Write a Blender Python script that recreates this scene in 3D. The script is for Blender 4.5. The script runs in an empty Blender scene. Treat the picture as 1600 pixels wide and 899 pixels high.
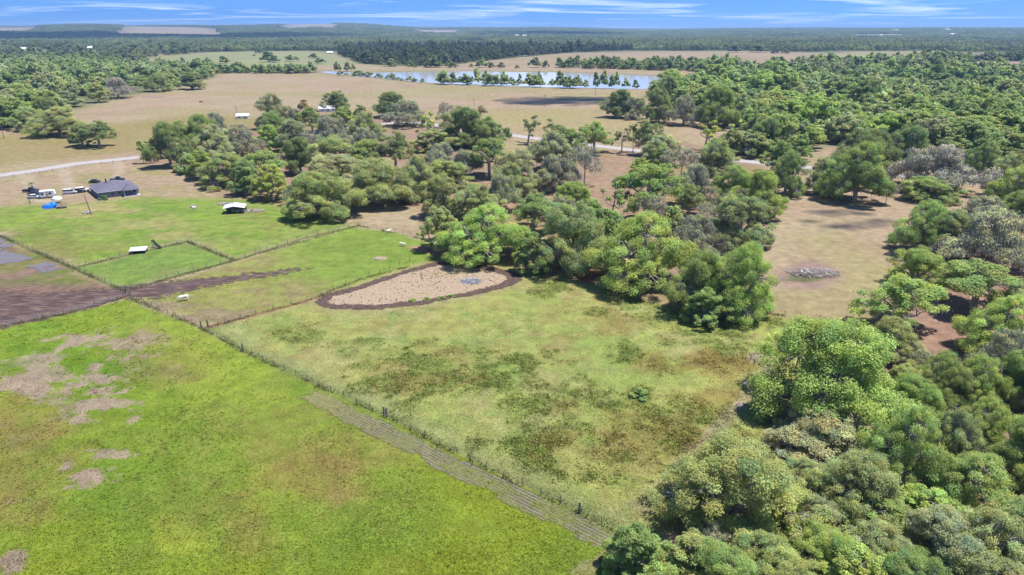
import bpy, bmesh, math, random
import numpy as np
from mathutils import Vector, Matrix
R_ = math.radians
scene = bpy.context.scene
COL = scene.collection

# ------------------------------------------------------------------ camera
FPX, CH, PITCH = 1067.0, 60.0, R_(20.87)
cam_d = bpy.data.cameras.new('camera'); cam = bpy.data.objects.new('camera', cam_d); COL.objects.link(cam)
cam.location = (0, 0, CH); cam.rotation_euler = (math.pi/2 - PITCH, 0, 0)
cam_d.sensor_width = 36.0; cam_d.lens = 36.0*FPX/1600.0; cam_d.clip_start = 0.5; cam_d.clip_end = 60000
scene.camera = cam
# ------------------------------------------------------------------ world, sun, exposure
SUN_AZ, SUN_EL = R_(78), R_(70)          # azimuth from +Y towards +X
world = bpy.data.worlds.new('World'); scene.world = world; world.use_nodes = True
wn, wl = world.node_tree.nodes, world.node_tree.links
wn.clear()
w_out = wn.new('ShaderNodeOutputWorld'); w_bg = wn.new('ShaderNodeBackground'); w_bg.inputs['Strength'].default_value = 0.105
sky = wn.new('ShaderNodeTexSky'); sky.sky_type = 'NISHITA'; sky.sun_disc = False
sky.sun_elevation = SUN_EL; sky.sun_rotation = SUN_AZ; sky.altitude = 0; sky.air_density = 1.0; sky.dust_density = 0.15; sky.ozone_density = 3.0
w_tc = wn.new('ShaderNodeTexCoord')
w_map = wn.new('ShaderNodeVectorMath'); w_map.operation = 'ADD'; w_map.inputs[1].default_value = (0, 0, 0.22)
w_nrm = wn.new('ShaderNodeVectorMath'); w_nrm.operation = 'NORMALIZE'
wl.new(w_tc.outputs['Generated'], w_map.inputs[0]); wl.new(w_map.outputs[0], w_nrm.inputs[0]); wl.new(w_nrm.outputs[0], sky.inputs['Vector'])
w_tint = wn.new('ShaderNodeMix'); w_tint.data_type = 'RGBA'; w_tint.blend_type = 'MULTIPLY'
w_tint.inputs[0].default_value = 1.0; w_tint.inputs[7].default_value = (0.40, 0.66, 0.98, 1)
wl.new(sky.outputs[0], w_tint.inputs[6])
# thin streaks of cirrus on a high layer: direction divided by its height
w_sep = wn.new('ShaderNodeSeparateXYZ'); wl.new(w_tc.outputs['Generated'], w_sep.inputs[0])
w_zm = wn.new('ShaderNodeMath'); w_zm.operation = 'MAXIMUM'; w_zm.inputs[1].default_value = 0.0; wl.new(w_sep.outputs[2], w_zm.inputs[0])
w_za = wn.new('ShaderNodeMath'); w_za.operation = 'ADD'; w_za.inputs[1].default_value = 0.035; wl.new(w_zm.outputs[0], w_za.inputs[0])
def wdiv(o):
    n = wn.new('ShaderNodeMath'); n.operation = 'DIVIDE'; wl.new(o, n.inputs[0]); wl.new(w_za.outputs[0], n.inputs[1]); return n.outputs[0]
w_cmb = wn.new('ShaderNodeCombineXYZ'); wl.new(wdiv(w_sep.outputs[0]), w_cmb.inputs[0]); wl.new(wdiv(w_sep.outputs[1]), w_cmb.inputs[1])
w_m2 = wn.new('ShaderNodeMapping'); w_m2.inputs['Rotation'].default_value = (0, 0, R_(14)); w_m2.inputs['Scale'].default_value = (0.24, 0.34, 1); wl.new(w_cmb.outputs[0], w_m2.inputs[0])
w_noi = wn.new('ShaderNodeTexNoise'); w_noi.inputs['Scale'].default_value = 1.0; w_noi.inputs['Detail'].default_value = 5.0; w_noi.inputs['Roughness'].default_value = 0.52
w_noi.inputs['Distortion'].default_value = 1.2
wl.new(w_m2.outputs[0], w_noi.inputs['Vector'])
w_rmp = wn.new('ShaderNodeValToRGB'); w_rmp.color_ramp.elements[0].position = 0.50; w_rmp.color_ramp.elements[1].position = 0.80
w_rmp.color_ramp.elements[1].color = (0.9, 0.9, 0.9, 1)
wl.new(w_noi.outputs[0], w_rmp.inputs[0])
w_cl = wn.new('ShaderNodeMix'); w_cl.data_type = 'RGBA'; w_cl.inputs[7].default_value = (7.4, 7.9, 8.6, 1)
wl.new(w_rmp.outputs[0], w_cl.inputs[0]); wl.new(w_tint.outputs[2], w_cl.inputs[6])
wl.new(w_cl.outputs[2], w_bg.inputs['Color']); wl.new(w_bg.outputs[0], w_out.inputs['Surface'])
SUNV = Vector((math.sin(SUN_AZ)*math.cos(SUN_EL), math.cos(SUN_AZ)*math.cos(SUN_EL), math.sin(SUN_EL)))
sun_d = bpy.data.lights.new('sun', 'SUN'); sun = bpy.data.objects.new('sun', sun_d); COL.objects.link(sun)
sun_d.energy = 4.6; sun_d.angle = R_(0.53); sun_d.color = (1.0, 0.955, 0.89)
sun.rotation_euler = (-SUNV).to_track_quat('-Z', 'Y').to_euler(); sun.location = (60, 60, 150)
vs = scene.view_settings
scene.display_settings.display_device = 'sRGB'
vs.view_transform = 'Standard'; vs.look = 'None'; vs.gamma = 1.0; vs.use_curve_mapping = False; vs.exposure = 0.92
scene.cycles.max_bounces = 6; scene.cycles.diffuse_bounces = 3; scene.cycles.transmission_bounces = 4; scene.cycles.transparent_max_bounces = 12
scene.cycles.volume_bounces = 0; scene.cycles.caustics_reflective = False; scene.cycles.caustics_refractive = False

# ------------------------------------------------------------------ helpers: pixels, noise, distance
CP, SP = math.cos(PITCH), math.sin(PITCH)
def G(u, v, z=0.0):
    """photo pixel -> point on the plane at height z"""
    dx, dy = (u-800.0)/FPX, (449.5-v)/FPX
    d = (dx, CP+dy*SP, -SP+dy*CP); t = (CH-z)/-d[2]
    return np.array((d[0]*t, d[1]*t))
def GP(pts): return np.array([G(*p) for p in pts])
def PX(x, y, z=0.0):
    """world point -> photo pixel and depth"""
    dz = z-CH; dep = y*CP - dz*SP; up = y*SP + dz*CP
    return 800+FPX*x/dep, 449.5-FPX*up/dep, dep
def h2(ix, iy, s):
    n = (ix*374761393 + iy*668265263 + s*1442695041) & 0xffffffff
    n = ((n ^ (n >> 13))*1274126177) & 0xffffffff
    return ((n ^ (n >> 16)) & 0xffff)/65535.0
def vn(x, y, s=0):
    ix = np.floor(x).astype(np.int64); iy = np.floor(y).astype(np.int64); fx = x-ix; fy = y-iy
    fx = fx*fx*(3-2*fx); fy = fy*fy*(3-2*fy)
    a = h2(ix, iy, s); b = h2(ix+1, iy, s); c = h2(ix, iy+1, s); d = h2(ix+1, iy+1, s)
    return (a*(1-fx)+b*fx)*(1-fy)+(c*(1-fx)+d*fx)*fy
def fbm(x, y, sc, s=0, o=4, g=0.55):
    r = 0; a = 1; t = 0
    for i in range(o):
        r = r+a*vn(x/sc+17.3*i, y/sc-9.1*i, s+i); t += a; a *= g; sc *= 0.5
    return r/t
def ss(a, b, x):
    t = np.clip((x-a)/(b-a), 0, 1); return t*t*(3-2*t)
def sdp(P, x, y):
    """signed distance to polygon P (n,2), positive inside"""
    d = np.full(x.shape, 1e18); ins = np.zeros(x.shape, bool); n = len(P)
    for i in range(n):
        ax, ay = P[i]; bx, by = P[(i+1) % n]; ex, ey = bx-ax, by-ay
        wx, wy = x-ax, y-ay; t = np.clip((wx*ex+wy*ey)/(ex*ex+ey*ey+1e-12), 0, 1)
        d = np.minimum(d, (wx-ex*t)**2+(wy-ey*t)**2)
        c = ((ay <= y) & (by > y)) | ((by <= y) & (ay > y))
        if abs(ey) > 1e-9: ins ^= c & (x < ax+(y-ay)*ex/ey)
    return np.where(ins, 1, -1)*np.sqrt(d)
def dline(P, x, y):
    d = np.full(x.shape, 1e18); along = np.zeros(x.shape); L = 0
    for i in range(len(P)-1):
        ax, ay = P[i]; bx, by = P[i+1]; ex, ey = bx-ax, by-ay; l2 = ex*ex+ey*ey
        t = np.clip(((x-ax)*ex+(y-ay)*ey)/l2, 0, 1); q = (x-ax-ex*t)**2+(y-ay-ey*t)**2
        m = q < d; d = np.where(m, q, d); along = np.where(m, L+t*math.sqrt(l2), along); L += math.sqrt(l2)
    return np.sqrt(d), along
def lin(r, g, b):
    f = lambda c: (c/255/12.92 if c < 10 else ((c/255+0.055)/1.055)**2.4)
    return np.array((f(r), f(g), f(b)))
GAIN = 2.78
def alb(r, g, b): return lin(r, g, b)/GAIN*np.array((1.0, 1.0, 1.14))      # base colour of a sunlit, level surface that shows as r, g, b
def hz(x, y):
    """height of the land: flat here, low hills far away"""
    r = np.hypot(x, y); az = np.degrees(np.arctan2(x, y))
    h = ss(3200, 8500, r)*(62*ss(-6, -14, az)*(0.75+0.5*vn(az/5.0, r/4000, 3)) + 42*ss(-22, -4, az)*ss(12, 2, az) + 34*ss(3, 22, az))
    return h+ss(1800, 4000, r)*(14*(vn(x/900, y/900, 5)-0.4))

# ------------------------------------------------------------------ helpers: objects
def tag(o, label=None, cat=None, group=None, kind=None):
    if label: o['label'] = label
    if cat: o['category'] = cat
    if group: o['group'] = group
    if kind: o['kind'] = kind
    return o
def link(name, me, parent=None, mat=None):
    o = bpy.data.objects.new(name, me); COL.objects.link(o)
    if parent: o.parent = parent
    if mat and me and not me.materials: me.materials.append(mat)
    return o
def empty(name, loc, rz=0):
    o = bpy.data.objects.new(name, None); COL.objects.link(o); o.location = loc; o.rotation_euler = (0, 0, rz); o.empty_display_size = 0.3
    return o
def npmesh(name, V, F, mat=None, smooth=False):
    """F: (n,k) array of equal polygons"""
    me = bpy.data.meshes.new(name); V = np.asarray(V, np.float32); F = np.asarray(F, np.int32); n, k = F.shape
    me.vertices.add(len(V)); me.vertices.foreach_set('co', V.ravel())
    me.loops.add(n*k); me.loops.foreach_set('vertex_index', F.ravel())
    me.polygons.add(n); me.polygons.foreach_set('loop_start', np.arange(0, n*k, k, dtype=np.int32))
    if smooth: me.polygons.foreach_set('use_smooth', np.ones(n, bool))
    me.update(calc_edges=True)
    if mat: me.materials.append(mat)
    return me
def attr(me, name, data, typ='FLOAT'):
    a = me.attributes.new(name, typ, 'POINT')
    if typ == 'FLOAT': a.data.foreach_set('value', np.asarray(data, np.float32).ravel())
    elif typ == 'INT': a.data.foreach_set('value', np.asarray(data, np.int32).ravel())
    else:
        d = np.ones((len(data), 4), np.float32); d[:, :3] = data; a.data.foreach_set('color', d.ravel())
class MB:
    """collects boxes, prisms and tubes into one mesh"""
    def __init__(s): s.V = []; s.F = []
    def add(s, V, F):
        b = len(s.V); s.V += [tuple(v) for v in V]; s.F += [tuple(b+i for i in f) for f in F]; return s
    def box(s, x0, x1, y0, y1, z0, z1, tx=0, ty=0):
        return s.add([(x0, y0, z0), (x1, y0, z0), (x1, y1, z0), (x0, y1, z0), (x0+tx, y0+ty, z1), (x1-tx, y0+ty, z1), (x1-tx, y1-ty, z1), (x0+tx, y1-ty, z1)],
                     [(3, 2, 1, 0), (4, 5, 6, 7), (0, 1, 5, 4), (1, 2, 6, 5), (2, 3, 7, 6), (3, 0, 4, 7)])
    def tube(s, pts, rad, n=6, cap=True):
        pts = [Vector(p) for p in pts]; rad = rad if hasattr(rad, '__len__') else [rad]*len(pts); V = []; F = []
        for i, p in enumerate(pts):
            d = (pts[min(i+1, len(pts)-1)]-pts[max(i-1, 0)])
            d = d.normalized() if d.length > 1e-9 else Vector((0, 0, 1))
            a = d.orthogonal().normalized() if abs(d.z) < 0.9 else Vector((1, 0, 0)).cross(d).normalized()
            if abs(d.z) < 0.9: a = Vector((0, 0, 1)).cross(d).normalized()
            b = d.cross(a)
            for k in range(n):
                t = 2*math.pi*k/n; V.append(p+(a*math.cos(t)+b*math.sin(t))*rad[i])
        for i in range(len(pts)-1):
            for k in range(n): F.append((i*n+k, i*n+(k+1) % n, (i+1)*n+(k+1) % n, (i+1)*n+k))
        if cap: F += [tuple(range(n-1, -1, -1)), tuple((len(pts)-1)*n+k for k in range(n))]
        return s.add(V, F)
    def prism(s, prof, y0, y1, inset=0, zi=0):
        """side profile in (x, z) extruded along y"""
        n = len(prof); V = [(x, y0, z) for x, z in prof]+[(x, y1, z) for x, z in prof]
        F = [tuple(range(n)), tuple(range(2*n-1, n-1, -1))]+[(i, i+n, (i+1) % n+n, (i+1) % n) for i in range(n)]
        return s.add(V, F)
    def mesh(s, name, mat=None, smooth=False):
        me = bpy.data.meshes.new(name); me.from_pydata(s.V, [], s.F); me.update()
        if mat: me.materials.append(mat)
        if smooth: me.polygons.foreach_set('use_smooth', np.ones(len(me.polygons), bool))
        return me
    def build(s, name, mat, parent=None, smooth=False): return link(name, s.mesh(name, mat, smooth), parent)
def bevel(o, w=0.03, seg=2):
    m = o.modifiers.new('bevel', 'BEVEL'); m.width = w; m.segments = seg; m.limit_method = 'ANGLE'; return o

# ------------------------------------------------------------------ materials
def nmat(name):
    m = bpy.data.materials.new(name); m.use_nodes = True; t = m.node_tree; t.nodes.clear()
    o = t.nodes.new('ShaderNodeOutputMaterial'); return m, t, o
def N(t, kind, **kw):
    n = t.nodes.new(kind)
    for k, v in kw.items():
        if k in n.inputs: n.inputs[k].default_value = v
        else: setattr(n, k, v)
    return n
def plain(name, col, rough=0.8, var=0.18, scale=2.0, metal=0.0, bump=0.0):
    m, t, o = nmat(name); p = N(t, 'ShaderNodeBsdfPrincipled', Roughness=rough, Metallic=metal); p.inputs['Specular IOR Level'].default_value = 0.3
    tc = N(t, 'ShaderNodeTexCoord'); nz = N(t, 'ShaderNodeTexNoise', Scale=scale, Detail=5.0)
    t.links.new(tc.outputs['Object'], nz.inputs['Vector'])
    mr = N(t, 'ShaderNodeMapRange'); mr.inputs[1].default_value = 0.3; mr.inputs[2].default_value = 0.7; mr.inputs[3].default_value = 1-var; mr.inputs[4].default_value = 1+var
    t.links.new(nz.outputs[0], mr.inputs[0])
    mx = N(t, 'ShaderNodeVectorMath', operation='SCALE'); mx.inputs[0].default_value = tuple(col)[:3]; t.links.new(mr.outputs[0], mx.inputs['Scale'])
    t.links.new(mx.outputs[0], p.inputs['Base Color'])
    if bump:
        b = N(t, 'ShaderNodeBump', Strength=bump, Distance=0.1); t.links.new(nz.outputs[0], b.inputs['Height']); t.links.new(b.outputs[0], p.inputs['Normal'])
    t.links.new(p.outputs[0], o.inputs[0]); return m
def leafmat(name, instancer=False, trans=0.50):
    m, t, o = nmat(name)
    if instancer: c = N(t, 'ShaderNodeAttribute', attribute_type='INSTANCER', attribute_name='tc'); cout = c.outputs['Color']
    else: c = N(t, 'ShaderNodeObjectInfo'); cout = c.outputs['Color']
    a = N(t, 'ShaderNodeAttribute', attribute_type='GEOMETRY', attribute_name='tint')
    mx = N(t, 'ShaderNodeVectorMath', operation='MULTIPLY'); t.links.new(cout, mx.inputs[0]); t.links.new(a.outputs['Color'], mx.inputs[1])
    d = N(t, 'ShaderNodeBsdfPrincipled', Roughness=0.62); d.inputs['Specular IOR Level'].default_value = 0.25
    tr = N(t, 'ShaderNodeBsdfTranslucent'); mix = N(t, 'ShaderNodeMixShader'); mix.inputs[0].default_value = trans
    tw = N(t, 'ShaderNodeVectorMath', operation='MULTIPLY'); tw.inputs[1].default_value = (1.36, 1.34, 0.85); t.links.new(mx.outputs[0], tw.inputs[0])
    t.links.new(mx.outputs[0], d.inputs['Base Color']); t.links.new(tw.outputs[0], tr.inputs['Color'])
    t.links.new(d.outputs[0], mix.inputs[1]); t.links.new(tr.outputs[0], mix.inputs[2]); t.links.new(mix.outputs[0], o.inputs[0]); return m
M_leaf = leafmat('foliage'); M_leaf_far = leafmat('foliage_far', True, 0.45)
M_bark = plain('bark', (0.30, 0.27, 0.235), 0.95, 0.4, 3.0, bump=0.6)
M_barkpale = plain('bark_pale', (0.42, 0.39, 0.35), 0.95, 0.3, 3.0, bump=0.5)
M_moss = plain('spanish_moss', (0.42, 0.40, 0.33), 0.95, 0.3, 1.0)
M_white = plain('white_paint', (0.74, 0.74, 0.72), 0.6, 0.08); M_dark = plain('dark_paint', (0.03, 0.032, 0.04), 0.35, 0.1)
M_silver = plain('silver_paint', (0.55, 0.56, 0.56), 0.35, 0.06); M_glass = plain('window_glass', (0.03, 0.04, 0.05), 0.08, 0.05)
M_tyre = plain('rubber', (0.02, 0.02, 0.02), 0.9); M_rim = plain('rim', (0.5, 0.5, 0.5), 0.35, metal=0.6)
M_lamp = plain('lamp_glass', (0.7, 0.68, 0.6), 0.15, 0.02); M_red = plain('red_lens', (0.35, 0.02, 0.02), 0.3)
M_post = plain('weathered_post', (0.17, 0.15, 0.13), 0.95, 0.35, 4.0); M_wire = plain('fence_wire', (0.30, 0.30, 0.30), 0.6, 0.1, metal=0.4)
M_branch = plain('dead_branch', (0.34, 0.29, 0.27), 0.95, 0.35, 1.2); M_cow = plain('cream_hide', (0.72, 0.68, 0.60), 0.9, 0.1)
M_cowb = plain('black_hide', (0.03, 0.027, 0.025), 0.9, 0.1)

# ------------------------------------------------------------------ layout of the ground, in photo pixels
P_field = GP([(200, 467), (315, 515), (380, 551), (600, 651), (760, 736), (975, 836), (1010, 862), (960, 1100), (-300, 1100), (-350, 585), (0, 514), (100, 493)])
P_padd = GP([(325, 513), (480, 474), (640, 412), (700, 402), (830, 418), (950, 450), (1100, 498), (1180, 489), (1310, 506), (1345, 545), (1215, 640), (1190, 760), (1010, 858), (975, 834), (760, 734), (600, 650), (380, 549)])
P_mid = GP([(200, 460), (365, 410), (560, 353), (665, 378), (705, 402), (480, 470), (325, 510)])
P_inner = GP([(115, 419), (293, 378), (365, 408), (205, 452)])
P_lawn = GP([(-200, 318), (40, 322), (130, 318), (230, 308), (350, 308), (450, 322), (560, 350), (365, 407), (293, 377), (115, 418), (0, 366), (-200, 330)])
P_wet = GP([(-200, 340), (0, 372), (115, 421), (197, 457), (100, 492), (0, 513), (-300, 560)])
P_mud = GP([(-200, 470), (0, 455), (60, 462), (130, 455), (200, 448), (260, 441), (350, 433), (480, 420), (410, 434), (330, 446), (240, 467), (200, 465), (100, 491), (0, 511), (-250, 560)])
P_ring = GP([(499, 472), (512, 462), (560, 449), (620, 429), (685, 411), (720, 411), (770, 420), (800, 428), (809, 437), (788, 447), (730, 461), (660, 474), (590, 481), (530, 481), (507, 479)])
P_puddle = GP([(-60, 362), (0, 378), (25, 390), (52, 404), (80, 424), (70, 430), (48, 418), (20, 414), (-60, 405)])
P_grove = GP([(205, 256), (300, 262), (330, 305), (470, 335), (560, 318), (660, 330), (670, 398), (830, 415), (950, 448), (1110, 500), (1200, 470), (1190, 400), (1215, 330), (1195, 255), (1050, 215), (950, 235), (800, 240), (640, 190), (480, 168), (400, 195), (230, 245)])
P_eastwood = GP([(1340, 520), (1430, 450), (1390, 400), (1480, 400), (1550, 330), (1900, 330), (2300, 700), (1800, 1200), (1000, 1200), (1000, 850), (1190, 760), (1210, 650)])
P_sandheap = GP([(622, 384), (660, 380), (715, 388), (708, 400), (680, 402), (640, 392)])
ROAD = [GP([(-120, 289), (0, 274.5), (60, 266), (120, 256), (200, 248), (240, 243), (300, 235), (420, 218), (540, 198), (640, 190.5), (720, 200), (820, 214.5), (980, 234), (1180, 254), (1280, 264), (1410, 275.5), (1540, 287.5), (1750, 305)]),
        GP([(1130, 700), (1190, 610)])]
LAKE = GP([(500, 110.5), (560, 113.5), (640, 112), (720, 111), (800, 112), (880, 113), (960, 115.5), (1040, 119), (1075, 122), (1085, 129), (1030, 133), (1012, 139), (960, 138.2), (860, 136.5), (760, 133), (690, 130.5), (640, 126.5), (590, 121), (540, 117), (500, 113)])
# polygons of woodland (ground under trees), kept for the planting below
WOODS = {
 'left': GP([(-250, 215), (0, 203), (62, 201), (90, 178), (145, 161), (195, 150), (262, 138), (282, 130), (330, 122), (330, 114), (250, 110), (150, 105), (-250, 105)]),
 'right': GP([(1015, 152), (1100, 190), (1158, 200), (1170, 250), (1290, 228), (1400, 222), (1440, 245), (1530, 262), (1620, 285), (1900, 310), (1900, 150), (1620, 128), (1330, 124), (1180, 122), (1055, 133)]),
 'right_far': GP([(1090, 117), (1180, 110), (1330, 114), (1490, 118), (1900, 122), (1900, 90), (1440, 95), (1330, 103), (1180, 108), (1100, 108)]),
 'pine': GP([(530, 86), (562, 99), (600, 103), (690, 105), (742, 97), (880, 83), (1000, 78), (830, 76), (640, 74), (530, 77)]),
}
FIELDS_FAR = [GP(p) for p in (   # open land among the far woods
 [(205, 96), (330, 104), (500, 104), (560, 99), (528, 88), (500, 80), (420, 80), (330, 82), (250, 88)],
 [(640, 105), (740, 98), (880, 84), (1000, 80), (1180, 80), (1330, 84), (1330, 93), (1100, 99), (1060, 103), (880, 104), (740, 105)],
 [(1320, 80), (1500, 80), (1440, 87), (1300, 92)], [(1480, 95), (1700, 97), (1700, 106), (1540, 108)],
 [(190, 51), (340, 54), (356, 58), (330, 62), (180, 60)], [(440, 50), (535, 50), (530, 55), (440, 55)], [(1030, 62), (1130, 61), (1120, 66), (1040, 67)], [(640, 53), (720, 53), (720, 57), (650, 57)], [(1330, 57), (1420, 57), (1420, 61), (1330, 61)], [(880, 60), (960, 60), (960, 64), (890, 64)],
 [(-60, 51), (75, 51), (60, 57), (-60, 59)], [(730, 48), (840, 48), (835, 52), (740, 52)],
 [(60, 78), (150, 78), (180, 84), (40, 86)], [(1170, 112), (1320, 111.5), (1330, 118), (1180, 120)])]
# ------------------------------------------------------------------ ground
def axis(a, b, step, lo, hi, g, g0=None):
    c = list(np.arange(a, b+step/2, step)); s = step; x = c[-1]
    while x < hi: s *= g; x += s; c.append(x)
    s = step; x = c[0]; l = []
    while x > lo: s *= (g0 or g); x -= s; l.append(x)
    return np.array(l[::-1]+c)
gx = axis(-150, 105, 0.66, -24000, 24000, 1.055); gy = axis(52, 250, 0.6, -2500, 26000, 1.022, 1.1)
XX, YY = np.meshgrid(gx, gy); X = XX.ravel(); Y = YY.ravel()
BLOBS_WEED = [(650, 585, 95, 32, .9), (560, 545, 60, 20, .55), (700, 545, 60, 18, .5), (870, 625, 75, 36, .7), (835, 700, 55, 38, 1.0), (880, 665, 60, 25, .7), (975, 541, 36, 22, 1.0), (938, 488, 18, 9, .9), (940, 520, 24, 9, .5),
              (1000, 616, 17, 11, 1.1), (1090, 530, 75, 24, .8), (1130, 545, 70, 30, .7), (1040, 570, 45, 16, .5), (1070, 660, 70, 40, .8), (980, 640, 60, 30, .45), (950, 710, 55, 45, .5), (470, 521, 55, 13, .6), (850, 452, 40, 11, .9), (600, 505, 60, 12, .35), (760, 600, 60, 25, .5), (560, 575, 30, 12, .5), (1165, 510, 40, 12, .4)]
BLOBS_RED = [(1120, 570, 80, 24, .8), (1025, 570, 30, 14, .7), (1130, 620, 45, 18, .5), (1000, 680, 70, 35, .5), (870, 690, 40, 22, .5), (960, 510, 26, 14, .5), (1090, 690, 50, 20, .5), (880, 640, 30, 15, .4)]
BLOBS_BARE = [(105, 531, 42, 14, 1), (62, 606, 48, 16, .9), (95, 590, 40, 14, .6), (205, 537, 28, 8, .6), (130, 742, 32, 20, 1), (170, 708, 34, 9, .8), (20, 876, 16, 15, .9), (160, 597, 34, 9, .7), (155, 628, 40, 12, .7), (210, 660, 22, 7, .6), (60, 560, 36, 9, .6), (30, 655, 50, 25, .35),
              (15, 780, 25, 20, .4), (690, 686, 9, 5, .8), (100, 630, 50, 12, .5), (200, 598, 20, 8, .6), (15, 590, 25, 9, .4), (255, 575, 45, 16, .35), (235, 530, 30, 8, .5), (505, 815, 10, 4, .4)]
BLOBS_BROWN = [(250, 576, 55, 22, .7), (300, 560, 40, 16, .35), (30, 690, 95, 55, .95), (25, 770, 70, 45, .8), (90, 740, 60, 30, .5), (330, 790, 80, 50, .6), (470, 725, 120, 60, .75), (380, 830, 50, 40, .6), (420, 680, 90, 40, .3), (520, 700, 60, 40, .35), (250, 530, 50, 14, .4), (20, 760, 40, 50, .5), (100, 660, 60, 20, .4)]
BLOBS_LIGHT = [(260, 830, 20, 25, .7), (440, 760, 40, 20, .4), (300, 850, 40, 16, .5), (410, 795, 30, 10, .5), (440, 755, 30, 8, .6), (330, 540, 50, 20, .4), (370, 600, 80, 40, .35), (280, 540, 60, 30, .4)]
def blobs(L, u, v, x, y, s, soft=0.45, amp=3.6):
    m = np.zeros(u.shape); n = 0.6*fbm(x, y, 9, s, 5, 0.7)+0.4*fbm(x, y, 3.0, s+40, 4, 0.75)-0.5
    for cx, cy, rx, ry, a in L:
        q = (np.abs(u-cx) < rx*2.4) & (np.abs(v-cy) < ry*2.4)
        if not q.any(): continue
        e = np.hypot((u[q]-cx)/rx, (v[q]-cy)/ry)
        m[q] = np.maximum(m[q], a*ss(1+soft, 1-soft, e+n[q]*amp))
    return m
def ground_colour(X, Y):
    C = np.zeros((len(X), 3)); r = np.hypot(X, Y)
    ys = np.maximum(Y, 20.0); U, V_, _ = PX(X, ys, 0.0)
    wx = X+7*(fbm(X, Y, 14, 11, 3)-0.5); wy = Y+7*(fbm(X, Y, 14, 12, 3)-0.5)   # warped place, for ragged borders
    n1 = fbm(X, Y, 60, 1, 4)[:, None]; n2 = fbm(X, Y, 9, 2, 4, 0.65)[:, None]; n3 = fbm(X, Y, 2.2, 3, 2)[:, None]; nb = fbm(X*0.25, Y, 45, 8, 4)[:, None]
    def mix(m, c):
        nonlocal C
        m = np.clip(m, 0, 1)
        if m.ndim == 1: m = m[:, None]
        C = C*(1-m)+np.asarray(c)*m
    # tan, grazed pasture
    C[:] = alb(208, 188, 142); mix(ss(0.45, 0.62, nb[:, 0])*0.75, alb(194, 182, 118)); mix(ss(0.48, 0.66, n1[:, 0])*0.7, alb(212, 182, 146)); mix(ss(0.5, 0.64, fbm(X, Y, 16, 9, 5, .7))*0.35, alb(186, 160, 112))
    g = sdp(GP([(-300, 300), (0, 262), (220, 240), (420, 225), (500, 190), (330, 175), (150, 195), (-300, 235)]), wx, wy); mix(ss(-12, 25, g)*0.75*(0.6+0.6*n2[:, 0]), alb(176, 163, 88))
    g = sdp(GP([(600, 200), (820, 212), (1000, 232), (1110, 222), (1060, 196), (900, 172), (640, 172)]), wx, wy); mix(ss(-12, 25, g)*0.6, alb(198, 184, 116))
    # yard by the house and the strip under the road
    g = sdp(GP([(-200, 310), (0, 283), (240, 254), (330, 300), (240, 306), (120, 318), (-200, 322)]), wx, wy); mix(ss(-4, 8, g)*0.55*(0.5+0.7*n2[:, 0]), alb(200, 174, 134)); mix(ss(-4, 8, g)*ss(.45, .62, fbm(X, Y, 18, 33, 4))*.6, alb(180, 176, 100))
    for fl in ([(100, 259), (104, 280), (112, 304)], [(40, 268), (44, 285), (52, 312), (80, 316)], [(185, 250), (184, 270), (178, 286)]):
        d, _ = dline(GP(fl), X, Y); mix(ss(3.2, 1.0, d+2.5*(n2[:, 0]-.5))*.75, alb(222, 202, 164))
    # grove floor: leaf litter and sandy soil
    g = sdp(P_grove, wx, wy); mix(ss(-4, 6, g)*(0.55+0.7*(n2[:, 0]-0.3)), alb(188, 152, 120)); mix(ss(0, 8, g)*ss(0.52, 0.7, fbm(X, Y, 22, 31, 3))*0.8, alb(182, 166, 104))
    g = sdp(P_eastwood, wx, wy); mix(ss(-3, 6, g)*(0.75+0.4*(n2[:, 0]-0.3)), alb(188, 148, 122))
    # under and between the far woods
    for k in ('left', 'right', 'right_far', 'pine'):
        g = sdp(WOODS[k], wx, wy); mix(ss(-14, 10, g)*0.85, alb(124, 136, 80)*(0.7+0.6*n2))
    far = ss(1500, 2100, Y+120*(fbm(X, Y, 500, 41, 2)-0.5)); mix(far, alb(96, 116, 72)*(0.6+0.8*n1))
    for i, P in enumerate(FIELDS_FAR):
        g = sdp(P, X, Y); q = 8+0.01*r
        cc = (alb(182, 186, 124), alb(200, 178, 136), alb(196, 184, 130), alb(206, 176, 150), alb(206, 186, 150))[i] if i < 5 else (alb(196, 204, 120) if i == len(FIELDS_FAR)-1 else alb(204, 186, 158))
        mix(ss(-1, 1, g/q)*0.95, cc*(0.85+0.3*n1))
    # marshy rim of the lake
    g = sdp(LAKE, wx, wy); mix(ss(-26, -6, g)*0.7*n2[:, 0]*1.4, alb(158, 150, 108))
    # lawn
    g = sdp(P_lawn, wx, wy); L = alb(150, 184, 56)*(0.8+0.4*n2); L = L*(1-0.35*n1)+alb(176, 190, 84)*0.35*n1
    mix(ss(-3, 5, g)*(0.72+0.5*(n2[:, 0]-0.25)), L)
    q_ = ss(-3, 5, g); mix(q_*ss(.50, .64, fbm(X*.6, Y, 14, 52, 5, .72))*.55, alb(176, 182, 96)); mix(q_*ss(.50, .62, fbm(X*.7, Y, 8, 53, 5, .75))*.5, alb(122, 166, 52)); mix(q_*ss(.56, .68, fbm(X, Y, 6, 54, 5, .75))*.45, alb(168, 152, 92))
    g2 = blobs([(150, 327, 60, 7, 1), (240, 352, 60, 8, .7), (270, 368, 30, 6, .8), (120, 335, 40, 5, .8)], U, V_, X, Y, 50); mix(g2*0.75, alb(206, 188, 122))
    mix(blobs([(90, 390, 60, 16, .6), (60, 365, 50, 8, .5)], U, V_, X, Y, 51)*0.6, alb(140, 130, 62))
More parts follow.
